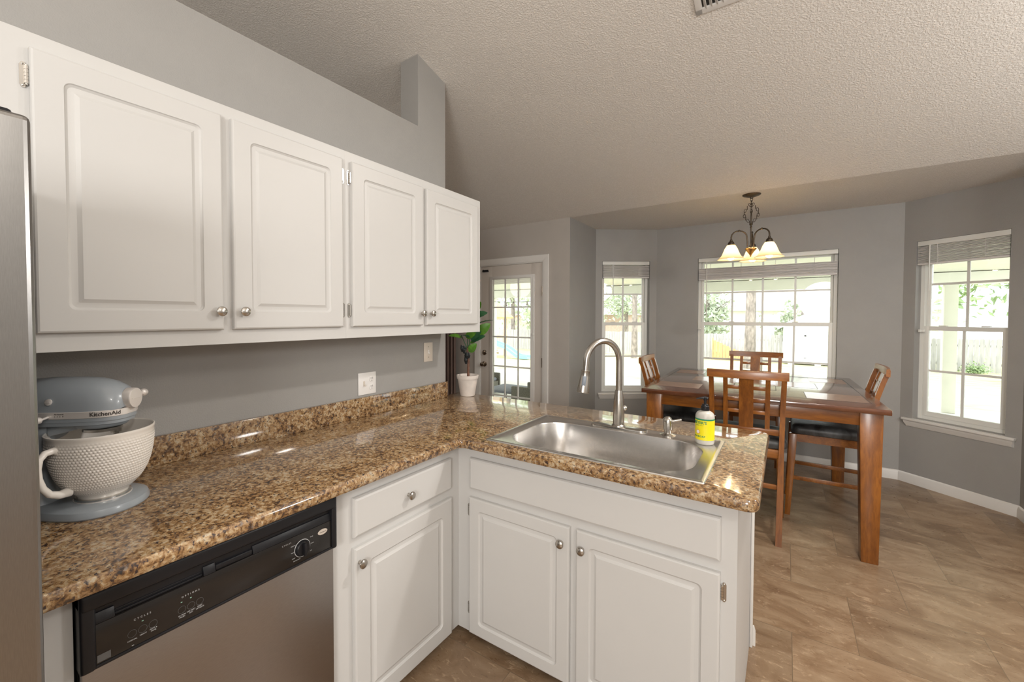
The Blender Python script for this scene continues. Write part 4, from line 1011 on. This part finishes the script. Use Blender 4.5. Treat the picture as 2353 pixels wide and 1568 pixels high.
for v in ((.40, -.09, .40, .215), (.145, -.09, .40, -.09), (.145, -.345, .145, -.09), (.305, -.565, .305, -.29), (.145, -.345, -.12, -.345), (-.12, -.105, -.12, -.345), (.145, .215, .40, .215), (-.12, .155, -.12, .40), (-.12, .40, .145, .40)): ln(*v)
P(t, 'joint_line', s, 'inlay_line', smooth=False)
for sx in (-1, 1):
    for sy in (-1, 1):
        s = S(); X_, Y_ = sx * (hx - .030), sy * (hy - .030)
        a, b_2 = .105, .078
        top_ = [(X_, Y_), (X_ - sx * a, Y_), (X_ - sx * a, Y_ - sy * a), (X_, Y_ - sy * a)]; X2, Y2 = X_ - sx * .006, Y_ - sy * .006
        bo = [(X2, Y2), (X2 - sx * b_2, Y2), (X2 - sx * b_2, Y2 - sy * b_2), (X2, Y2 - sy * b_2)]
        if sx * sy < 0: top_, bo = top_[::-1], bo[::-1]
        s.hexa([(*q, 0) for q in bo] + [(*q, tz - .0325) for q in top_], .003); P(t, 'leg', s, 'wood_v')
s = S(); ap = .055
for q in ((-hx + .13, -hy + .045, hx - .13, -hy + .068), (-hx + .13, hy - .068, hx - .13, hy - .045), (-hx + .045, -hy + .13, -hx + .068, hy - .13), (hx - .068, -hy + .13, hx - .045, hy - .13)):
    s.box(q[0], q[1], tz - .112, q[2], q[3], tz - .0325, .002)
P(t, 'apron', s, 'wood_h')

# ------------------------------------------------------------------ counter chairs
def make_chair(label):
    t = thing('counter_chair', label, 'chair', (0, 0, 0), .0001, 'counter chairs round the dining table')
    yb = lambda z: -.243 + (.038 * (z / .60) if z < .60 else .038 - (z - .60) * (z - .60) * .36 - (z - .6) * .01)
    xb = lambda z: .185 + .014 * z / 1.06
    for sx in (-1, 1):
        s = S(); rings = []
        for z in (0, .15, .35, .6, .75, .9, 1.0, 1.062):
            w_ = .0165 if z < .6 else .0140; dpt = .020 if z < .7 else .014
            x = sx * xb(z); y = yb(z); rings.append([(x - w_, y - dpt, z), (x + w_, y - dpt, z), (x + w_, y + dpt, z), (x - w_, y + dpt, z)])
        s.loft(rings); P(t, 'leg', s, 'wood_v')
    for sx in (-1, 1):
        s = S(); a, b2 = .024, .016; x, y = sx * .196, .205; x2, y2 = sx * .212, .232
        s.hexa([(x2 - b2, y2 - b2, 0), (x2 + b2, y2 - b2, 0), (x2 + b2, y2 + b2, 0), (x2 - b2, y2 + b2, 0), (x - a, y - a, .595), (x + a, y - a, .595), (x + a, y + a, .595), (x - a, y + a, .595)], .002)
        P(t, 'leg', s, 'wood_v')
    s = S(); s.box(-.180, -.216, .540, .180, -.194, .594, .002).box(-.180, .196, .540, .180, .218, .594, .002)
    for sx in (-1, 1): s.hexa([(sx * .186 - .011, -.19, .54), (sx * .186 + .011, -.19, .54), (sx * .196 + .011, .19, .54), (sx * .196 - .011, .19, .54), (sx * .186 - .011, -.19, .594), (sx * .186 + .011, -.19, .594), (sx * .196 + .011, .19, .594), (sx * .196 - .011, .19, .594)])
    P(t, 'seat_frame', s, 'wood_h')
    s = S(); rings = []
    for sc_, z in ((.93, .594), (.985, .600), (1.0, .618), (.995, .636), (.96, .652), (.88, .662), (.70, .667), (.4, .668)):
        rings.append([(a * sc_, .008 + b2 * sc_, z + .003 * math.sin(a * 31) * math.cos(b2 * 23)) for a, b2 in rrect(0, 0, .455, .425, .05, 6)])
    s.loft(rings); P(t, 'seat_cushion', s, 'cushion')
    # top rail, bowed backwards
    s = S(); rings = []
    for k in range(13):
        x = -.223 + .446 * k / 12; bow = -.020 * (1 - (x / .223) ** 2); y = yb(1.08) + .004 + bow; h0, h1 = 1.046, 1.098
        rings.append([(x, y - .011, h0), (x, y - .012, h0 + .04), (x, y - .009, h1 - .002), (x, y - .003, h1), (x, y + .009, h1 - .002), (x, y + .011, h0)])
    s.loft(rings); P(t, 'top_rail', s, 'wood_h')
    def slat(x, hw, name):
        s = S(); rings = []
        for z in (.70, .78, .88, .97, 1.048):
            f = (z - .70) / .35; y = yb(z) - .018 * f * (1 - (x / .223) ** 2); rings.append([(x - hw, y - .006, z), (x + hw, y - .006, z), (x + hw, y + .006, z), (x - hw, y + .006, z)])
        s.loft(rings); P(t, name, s, 'wood_v')
    slat(-.116, .0130, 'back_slat'); slat(.116, .0130, 'back_slat'); slat(0, .040, 'back_splat')
    for sx in (-1, 1):
        for z in (.985, .905, .825):
            f = (z - .70) / .35; y = yb(z) - .016 * f
            s = S(); s.box(min(sx * .039, sx * .104), y - .005, z - .012, max(sx * .039, sx * .104), y + .005, z + .012, .001); P(t, 'cross_bar', s, 'wood_h')
    s = S(); s.box(-.182, yb(.7) - .009, .685, .182, yb(.7) + .009, .722, .002); P(t, 'lower_back_rail', s, 'wood_h')
    for nm, q in (('stretcher', (-.18, yb(.35) - .008, .345, .18, yb(.35) + .008, .375)), ('stretcher', (-.19, .205, .20, .19, .225, .232))):
        s = S(); s.box(*q, .002); P(t, nm, s, 'wood_h')
    for sx in (-1, 1):
        s = S(); x0, x1 = sx * .190, sx * .205
        s.hexa([(x0 - .008, -.215, .262), (x0 + .008, -.215, .262), (x1 + .008, .215, .262), (x1 - .008, .215, .262), (x0 - .008, -.215, .290), (x0 + .008, -.215, .290), (x1 + .008, .215, .290), (x1 - .008, .215, .290)], .002); P(t, 'stretcher', s, 'wood_h')
    return t
ch = make_chair('brown wooden counter chair with its slatted back to the kitchen, nearest the sink')
for i, (x, y, a, lb) in enumerate(((1.597, 3.475, 2.2, None), (2.070, 4.02, 90, 'brown wooden counter chair on the right side of the table, before the right window'), (1.102, 3.905, -90, 'brown wooden counter chair on the left side of the table, near the narrow window'), (1.572, 4.665, 180.5, 'brown wooden counter chair on the far side of the table, against the wide window'))):
    o = ch if i == 0 else copy_tree(ch)
    o.location = (x, y, 0); o.rotation_euler = (0, 0, math.radians(a))
    if lb: o['label'] = lb

# ------------------------------------------------------------------ chandelier
cc = (1.562, 4.15)
t = thing('chandelier', 'three-arm bronze chandelier with amber glass bell shades over the dining table', 'chandelier', (cc[0], cc[1], ZE), .0001)
def Q(x, y, z): return (x, y, z - ZE)
s = S(); s.lathe([(.066, -.0005), (.066, -.004), (.062, -.008), (.030, -.020), (.012, -.024), (.010, -.034), (.004, -.036)], (0, 0, 0), 32); P(t, 'canopy', s, 'bronze')
s = S()
def link(c, r, w_, a, tilt=0):
    pts = []
    for k in range(12):
        th = 2 * PI * k / 12; h = r * math.sin(th) ; x = w_ * math.cos(th)
        v = Matrix.Rotation(tilt, 3, 'Y') @ Vector((x, 0, h)); v = Matrix.Rotation(a, 3, 'Z') @ v; pts.append(Vector(c) + v)
    s.tube(pts, .0022, 6, True)
z = -.040
for k in range(6): link((0, 0, z), .016, .009, k * PI / 2 + .4); z -= .024
for side, n_ in ((-1, 8), (1, 8)):     # slack loops of spare chain
    for k in range(n_):
        f = k / (n_ - 1); x = side * (.010 + .040 * math.sin(PI * min(1, f * 1.05)) ); link((x, -.004, -.085 - .150 * f), .015, .008, k * PI / 2, side * (.5 - f))
P(t, 'chain', s, 'bronze')
s = S(); s.cyl(Q(0, 0, 2.31), Q(0, 0, 2.02), .0055, n=12); s.lathe([(.006, 0), (.011, .006), (.011, .012), (.006, .018)], Q(0, 0, 2.19), 16); s.lathe([(.006, 0), (.009, .005), (.006, .012)], Q(0, 0, 2.17), 16); P(t, 'centre_rod', s, 'bronze')
s = S(); s.lathe([(.001, 1.932 - ZE), (.005, 1.935 - ZE), (.006, 1.943 - ZE), (.010, 1.952 - ZE), (.022, 1.970 - ZE), (.036, 1.988 - ZE), (.042, 1.994 - ZE), (.042, 2.002 - ZE), (.02, 2.006 - ZE), (.002, 2.006 - ZE)], (0, 0, 0), 28); P(t, 'hub', s, 'brass', label='brass cone hub')
Ra = .152
for ang in (175, 55, -65):
    hd_ = math.radians(-86.5 + ang); u = Vector((math.cos(hd_), math.sin(hd_), 0))
    W_p = lambda r, z: u * r + Vector((0, 0, z - ZE))
    pts = [W_p(.026, 2.0), W_p(.026, 2.06), W_p(.030, 2.090)]
    for k in range(0, 9): a = PI - PI * k / 8; pts.append(W_p(.030 + (Ra - .030) / 2 + (Ra - .030) / 2 * math.cos(a), 2.095 + .052 * math.sin(a)))
    pts += [W_p(Ra, 2.075)]
    s = S(); s.tube(pts, .0055, 10); s.ball(W_p(.030 + (Ra - .03) / 2, 2.147), .009, n=12); ar = P(t, 'arm', s, 'bronze')
    s = S(); s.lathe([(.006, 2.080 - ZE), (.010, 2.070 - ZE), (.010, 2.064 - ZE), (.018, 2.058 - ZE), (.024, 2.047 - ZE), (.024, 2.040 - ZE), (.028, 2.036 - ZE), (.028, 2.030 - ZE), (.020, 2.028 - ZE)], u * Ra, 24); P(ar, 'socket', s, 'bronze')
    pro = [(.030, 2.030), (.036, 2.020), (.046, 2.002), (.056, 1.975), (.066, 1.950), (.080, 1.930), (.098, 1.915), (.103, 1.912)]
    s = S(); s.lathe([(r, z - ZE) for r, z in pro] + [(r - .0035, z - ZE - .0005) for r, z in pro[::-1]], u * Ra, 44, cap=False); P(ar, 'glass_shade', s, 'shade', label='amber glass bell shade')
    s = S(); s.ball(tuple(u * Ra + Vector((0, 0, 1.935 - ZE))), .026, 1, 1, 1.1, 16); s.cyl(u * Ra + Vector((0, 0, 1.955 - ZE)), u * Ra + Vector((0, 0, 2.02 - ZE)), .014, n=14); P(ar, 'bulb', s, 'bulb', label='glowing bulb')

# ceiling air vent
t = thing('ceiling_vent', 'white louvred air vent on the sloped ceiling at the top edge', 'vent', (1.60, 2.15, zc(2.15)))
s = S(); vx0, vx1, vy0, vy1 = 1.435, 1.80, 2.02, 2.300
def cm(s):   # local z = drop below the ceiling, then follow the slope
    for v in s.bm.verts: v.co = Vector((v.co.x, v.co.y, zc(v.co.y) - v.co.z))
    return s
s.box(vx0, vy0, .0005, vx0 + .03, vy1, .009, .003).box(vx1 - .03, vy0, .0005, vx1, vy1, .009, .003).box(vx0, vy0, .0005, vx1, vy0 + .03, .009, .003).box(vx0, vy1 - .03, .0005, vx1, vy1, .009, .003)
part(t, 'vent_frame', cm(s), 'whitetrim')
s = S(); s.box(vx0 + .02, vy0 + .02, .0004, vx1 - .02, vy1 - .02, .001); part(t, 'vent_backing', cm(s), 'dark')
s = S()
for k in range(13):
    x = vx0 + .036 + k * .0235
    s.hexa([(x, vy0 + .028, .002), (x + .0018, vy0 + .028, .002), (x + .0018, vy1 - .028, .002), (x, vy1 - .028, .002), (x + .012, vy0 + .028, .016), (x + .0138, vy0 + .028, .016), (x + .0138, vy1 - .028, .016), (x + .012, vy1 - .028, .016)])
part(t, 'louvre', cm(s), 'whitetrim')

# ------------------------------------------------------------------ outdoors
s = S(); s.box(-14, YD + .135, -.35, -.12, 10.6, -.12).box(-.12, 5.36, -.35, 3.34, 10.6, -.12).box(3.34, YD + .135, -.35, 9, 10.6, -.12)
o = finish('patio_floor', s, 'patio', False); o['kind'] = 'structure'
def gz(y): return -.20 - .04 * (y - 10)
s = S(); s.hexa([(-45, 9.9, -1.2), (45, 9.9, -1.2), (45, 60, -4), (-45, 60, -4), (-45, 9.9, gz(9.9)), (45, 9.9, gz(9.9)), (45, 60, gz(60)), (-45, 60, gz(60))])
o = finish('lawn', s, 'lawn', False); o['kind'] = 'structure'
# porch roof, beam and posts
pr_ = thing('porch_roof', 'cream painted patio roof with its front beam outside the windows', 'porch roof', (0, 7.5, 2.15))
s = S(); s.prism([(5.36, 2.52), (10.25, 2.16), (10.25, 2.24), (5.36, 2.60)], -14, 9, 'YZ'); s.prism([(YD + .14, 2.61), (5.37, 2.52), (5.37, 2.60), (YD + .14, 2.69)], -14, -.16, 'YZ'); s.prism([(YD + .14, 2.61), (5.37, 2.52), (5.37, 2.60), (YD + .14, 2.69)], 3.36, 9, 'YZ')
part(pr_, 'roof_deck', s, 'porch', smooth=False)
s = S(); s.box(-14, 10.0, 1.965, 9, 10.12, 2.165, .003); part(pr_, 'front_beam', s, 'porch')
s = S(); s.box(-14, 10.2, 2.07, 9, 10.24, 2.30); part(pr_, 'fascia', s, 'porch')
for x, lb in ((3.98, 'cream square porch post seen through the right window'), (-5.0, 'cream square porch post far left beyond the patio door')):
    s = S(); s.box(x - .08, 9.985, -.119, x + .08, 10.135, 1.964, .006)
    single('porch_post', s, 'porch', lb, 'post', 'porch posts')
# fence
t = thing('garden_fence', 'weathered grey board fence along the far end of the lawn', 'fence', (0, 25.7, gz(25.7)))
s = S(); x = -24; k = 0
while x < 22:
    w_ = .14; h = 1.36 + random.uniform(-.02, .02); zb_ = gz(25.7) + .02
    s.prism([(x, zb_), (x + w_, zb_), (x + w_, zb_ + h - .03), (x + w_ - .03, zb_ + h), (x + .03, zb_ + h), (x, zb_ + h - .03)], 25.68 + (k % 2) * .01, 25.705 + (k % 2) * .01, 'XZ'); x += .152; k += 1
part(t, 'board_panel', s, 'fence', smooth=False)
s = S()
for zz in (.3, 1.05): s.box(-24, 25.72, gz(25.7) + zz, 22, 25.76, gz(25.7) + zz + .09)
part(t, 'rail', s, 'fence', smooth=False)
t = thing('garden_fence', 'weathered grey board fence running back along the left side of the lawn', 'fence', (-24, 18, gz(18)))
s = S(); y = 10.5
while y < 25.6:
    s.box(-24.03, y, gz(y) - .05, -24.0, y + .14, gz(y) + 1.36); y += .152
part(t, 'board_panel', s, 'fence', smooth=False)
# low cedar panel leaning on the fence
s = S(); k = 0
for k in range(10):
    x = -1.30 + k * .145; h = 1.0 - .070 * k; s.box(x, 25.3, gz(25.3) + .02, x + .135, 25.33, gz(25.3) + .02 + max(.25, h))
s.box(-1.30, 25.33, gz(25.3) + .15, .14, 25.37, gz(25.3) + .25); s.cyl((-1.33, 25.3, gz(25.3)), (-1.33, 25.3, gz(25.3) + 1.15), .03)
single('cedar_screen', s, 'orangewood', 'short orange cedar screen sloping down in front of the grey fence', 'screen', smooth=False)
# shed
gs = gz(24.5)
t = thing('garden_shed', 'white wooden garden shed with a gable roof behind the dining table window', 'shed', (4.2, 25, gs))
s = S(); x0, x1, ya, yb_ = 1.70, 6.6, 24.5, 25.55; ze, zp = .98, 2.35
s.prism([(x0, gs + .12), (x1, gs + .12), (x1, ze), ((x0 + x1) / 2, zp), (x0, ze)], ya, yb_, 'XZ'); part(t, 'wall', s, 'shed', smooth=False)
s = S(); mx_ = (x0 + x1) / 2; sl = (zp - ze) / (mx_ - x0)
for sg in (-1, 1): 
    xe = mx_ + sg * (mx_ - x0 + .22); s.prism([(mx_, zp), (xe, ze - .22 * sl), (xe, ze - .22 * sl + .13), (mx_, zp + .13)], ya - .25, yb_ + .05, 'XZ')
part(t, 'roof', s, 'shed', smooth=False)
s = S(); s.box(2.55, ya - .03, gs + .35, 3.75, ya - .001, .55); dd_ = part(t, 'door', s, 'shed', smooth=False)
s = S()
for q in ((2.50, gs + .32, 2.57, .60), (3.73, gs + .32, 3.80, .60), (2.50, .55, 3.80, .61), (2.50, gs + .28, 3.80, gs + .34), (2.57, gs + 1.0, 3.73, gs + 1.04)): s.box(q[0], ya - .045, q[1], q[2], ya - .0305, q[3])
part(dd_, 'door_trim', s, 'shedtrim', smooth=False)
for xx in (1.9, 2.9, 4.1, 5.4, 6.4):
    s = S(); s.box(xx, ya + .02, gs - .05, xx + .22, ya + .4, gs + .119); part(t, 'foundation_block', s, 'shed', smooth=False)
# neighbours' houses
def house(x0, x1, y, zr, zw, mat, label, zb_=-2.0):
    t = thing('neighbour_house', label, 'house', ((x0 + x1) / 2, y + 4, zb_), 0, 'houses beyond the fence')
    s = S(); s.box(x0, y, zb_, x1, y + 8, zw); part(t, 'wall', s, mat, smooth=False)
    s = S(); s.hexa([(x0 - .5, y - .5, zw), (x1 + .5, y - .5, zw), (x1 + .5, y + 8.5, zw), (x0 - .5, y + 8.5, zw), (x0 + 3, y + 3.8, zr), (x1 - 3, y + 3.8, zr), (x1 - 3, y + 4.2, zr), (x0 + 3, y + 4.2, zr)]); part(t, 'roof', s, 'shingle', smooth=False)
    for k in range(3):
        xx = x0 + (x1 - x0) * (k + .5) / 3; s = S(); s.box(xx - .6, y - .04, zw - 1.7, xx + .6, y - .001, zw - .5); part(t, 'window', s, 'shed', smooth=False)
house(-24, -9, 36, 4.2, 1.6, 'brick', 'pale red brick house with grey roof beyond the fence on the left')
house(-3, 10, 38, 5.0, 1.9, 'shed', 'white house with a pale hip roof beyond the fence behind the shed')
# trees
def tree(x, y, h, cr, cz, leaves, label, mat='foliage', tr=.16, size=.16, trunk='bark'):
    t = thing('tree', label, 'tree', (x, y, gz(y)), 0, 'trees around the lawn')
    rnd = random.Random(int(x * 31 + y * 7)); z0_ = gz(y) - .05
    s = S(); s.tube([(x, y, z0_), (x + .02, y, z0_ + h * .2), (x - .03, y, z0_ + h * .5), (x + .02, y, z0_ + h)], [tr * 1.25, tr, tr * .85, tr * .45], 12)
    for k in range(7):
        a = rnd.uniform(0, 2 * PI); zz = cz + rnd.uniform(-.3, .3) * cr; s.tube([(x, y, zz - cr * .35), (x + math.cos(a) * cr * .4, y + math.sin(a) * cr * .4, zz), (x + math.cos(a) * cr * .85, y + math.sin(a) * cr * .85, zz + cr * .3)], [tr * .35, tr * .22, tr * .08], 6)
    part(t, 'trunk', s, trunk)
    if leaves:
        s = S(); cl = [(rnd.gauss(0, .45) * cr, rnd.gauss(0, .45) * cr, rnd.gauss(0, .40) * cr) for _ in range(26)]
        for k in range(leaves):
            c = cl[rnd.randrange(26)]; p = Vector((x + c[0] + rnd.gauss(0, .17) * cr, y + c[1] + rnd.gauss(0, .17) * cr, cz + c[2] + rnd.gauss(0, .15) * cr))
            if p.y < 10.6: continue
            u = Vector((rnd.gauss(0, 1), rnd.gauss(0, 1), rnd.gauss(0, 1))).normalized(); v = u.orthogonal().normalized(); sz = size * rnd.uniform(.6, 1.3)
            q = [s.bm.verts.new(p + u * sz * a + v * sz * b2 + u.cross(v) * sz * c2) for a, b2, c2 in ((-1, 0, 0), (0, .45, .12), (1, 0, 0), (0, -.45, .12))]
            s.bm.faces.new(q)
        bmesh.ops.triangulate(s.bm, faces=s.bm.faces[:])
        part(t, 'crown', s, mat, smooth=False)
tree(.66, 19.6, 14, 2.5, 12, 0, 'tall grey pine trunk standing on the lawn, seen through the wide window', tr=.17)
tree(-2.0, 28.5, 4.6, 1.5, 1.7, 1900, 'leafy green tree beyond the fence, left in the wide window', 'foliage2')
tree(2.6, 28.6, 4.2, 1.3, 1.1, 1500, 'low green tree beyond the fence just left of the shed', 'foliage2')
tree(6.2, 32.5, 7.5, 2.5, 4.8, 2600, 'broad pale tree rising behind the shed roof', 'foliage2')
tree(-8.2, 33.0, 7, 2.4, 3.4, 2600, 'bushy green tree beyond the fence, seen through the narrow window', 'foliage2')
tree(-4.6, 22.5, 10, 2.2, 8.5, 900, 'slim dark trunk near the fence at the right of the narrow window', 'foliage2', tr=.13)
tree(8.2, 20.0, 6.5, 2.3, 3.0, 3200, 'green leafy tree filling the upper right window', 'foliage', size=.14)
tree(14.5, 28, 7.5, 2.6, 3.2, 2600, 'second green tree at the far right of the garden', 'foliage')
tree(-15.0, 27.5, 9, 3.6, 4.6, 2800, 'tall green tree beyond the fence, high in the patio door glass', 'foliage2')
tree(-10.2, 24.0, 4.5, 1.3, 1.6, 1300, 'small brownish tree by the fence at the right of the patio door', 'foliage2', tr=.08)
s = S(); rnd = random.Random(5)
for k in range(500):
    p = Vector((8.0 + rnd.gauss(0, .18), 25.2 + rnd.gauss(0, .1), gz(25) + .02 + abs(rnd.gauss(0, .16)))); u = Vector((rnd.gauss(0, 1), rnd.gauss(0, 1), rnd.gauss(.5, 1))).normalized(); v = u.orthogonal()
    s.bm.faces.new([s.bm.verts.new(p + u * .05 * a + v * .02 * b2) for a, b2 in ((-1, 0), (0, 1), (1, 0), (0, -1))])
single('low_shrub', s, 'foliage', 'small green weed clump at the foot of the grey fence, right window', 'shrub', smooth=False)
# play set with slide
g_ = gz(17)
t = thing('play_set', 'wooden play set with a turquoise slide on the lawn outside the patio door', 'play set', (-9.6, 17, g_))
s = S()
for x in (-10.6, -9.45):
    for y in (16.6, 17.7): s.box(x - .05, y - .05, g_ - .03, x + .05, y + .05, 1.5)
s.box(-10.7, 16.5, .42, -9.35, 17.8, .50)
for k in range(8): s.box(-10.6 + k * .16, 16.56, .5, -10.54 + k * .16, 16.58, .95)
s.box(-10.65, 16.54, .95, -9.4, 16.6, 1.02); s.box(-10.65, 16.54, -.28, -9.1, 16.6, -.22); s.box(-9.75, 16.3, -.55, -9.0, 16.9, -.50)
for k in range(5): s.box(-9.72 + k * .15, 16.3, g_, -9.66 + k * .15, 16.33, -.1)
s.box(-9.75, 16.3, -.14, -9.0, 16.34, -.08)
part(t, 'fort_frame', s, 'playwood', smooth=False)
s = S(); s.prism([(-10.9, 1.35), (-10.0, 2.05), (-9.1, 1.35), (-9.1, 1.42), (-10.0, 2.13), (-10.9, 1.42)], 16.4, 17.9, 'XZ'); part(t, 'roof', s, 'orangewood', smooth=False)
s = S(); rings = []
for k in range(17):
    f = k / 16; x = -9.75 + 2.35 * f; z = .45 - 1.02 * (f + .05 * math.sin(2 * PI * f * 1.5)); z = max(z, g_ + .08)
    y = 16.45
    rings.append([(x, y - .24, z + .14), (x, y - .20, z + .14), (x, y - .18, z + .03), (x, y + .18, z + .03), (x, y + .20, z + .14), (x, y + .24, z + .14), (x, y + .20, z - .02), (x, y - .20, z - .02)])
s.loft(rings); part(t, 'slide', s, 'slide', 'turquoise plastic slide')
# string lights under the beam
t = thing('string_lights', 'string of small hanging bulbs along the porch beam', 'string lights', (-6, 9.93, 1.9))
s = S(); pts = []
for k in range(53): x = -13.5 + k * .22; f = (k % 12) / 12.0; pts.append((x, 9.94, 1.93 - .10 * math.sin(PI * f)))
s.tube(pts, .006, 5); part(t, 'cable', s, 'black')
for k in range(2, 53, 3):
    x, y, z = pts[k]; s = S(); s.cyl((x, y, z), (x, y, z - .06), .016, n=8); s.ball((x, y, z - .085), .030, n=10); part(t, 'bulb', s, 'bark')
# patio furniture
t = thing('patio_table', 'low patio table with a grey slatted top outside the door', 'patio table', (-2.30, 6.6, -.12))
s = S(); s.box(-2.62, 6.25, .10, -1.98, 6.95, .145, .01); part(t, 'table_top', s, 'seatgrey')
for x in (-2.56, -2.04):
    for y in (6.31, 6.89): s = S(); s.box(x - .02, y - .02, -.12, x + .02, y + .02, .10); part(t, 'leg', s, 'wicker')
def pchair(x, y, rz, lb):
    t = thing('patio_chair', lb, 'patio chair', (x, y, -.12), rz, 'patio chairs outside the door')
    s = S(); s.box(-.28, -.28, .02, .28, .28, .24, .02).box(-.30, -.30, .0, -.24, .30, .40, .02).box(.24, -.30, .0, .30, .30, .40, .02); P(t, 'seat_base', s, 'wicker')
    s = S(); s.box(-.28, -.34, .2, .28, -.26, .62, .03); P(t, 'backrest', s, 'wicker')
    s = S(); s.box(-.23, -.24, .24, .23, .26, .31, .03); P(t, 'seat_cushion', s, 'seatgrey')
pchair(-1.62, 6.35, math.radians(90), 'dark wicker patio chair at the lower right of the door glass')
pchair(-3.30, 7.1, math.radians(-90), 'dark wicker patio chair at the lower left of the door glass')
# basketball hoop
t = thing('basketball_hoop', 'distant basketball hoop beyond the fence, behind the pine trunk', 'basketball hoop', (1.2, 26.4, gz(26)))
s = S(); s.cyl((1.2, 26.4, gz(26)), (1.2, 26.4, 1.2), .05); part(t, 'pole', s, 'shedtrim')
s = S(); s.box(.85, 26.3, 1.05, 1.55, 26.34, 1.55, .01); part(t, 'backboard', s, 'shed')
s = S(); s.tube([(1.2 + .16 * math.cos(a * .5236), 26.12 + .16 * math.sin(a * .5236), 1.15) for a in range(12)], .012, 6, True); part(t, 'rim', s, 'redring')
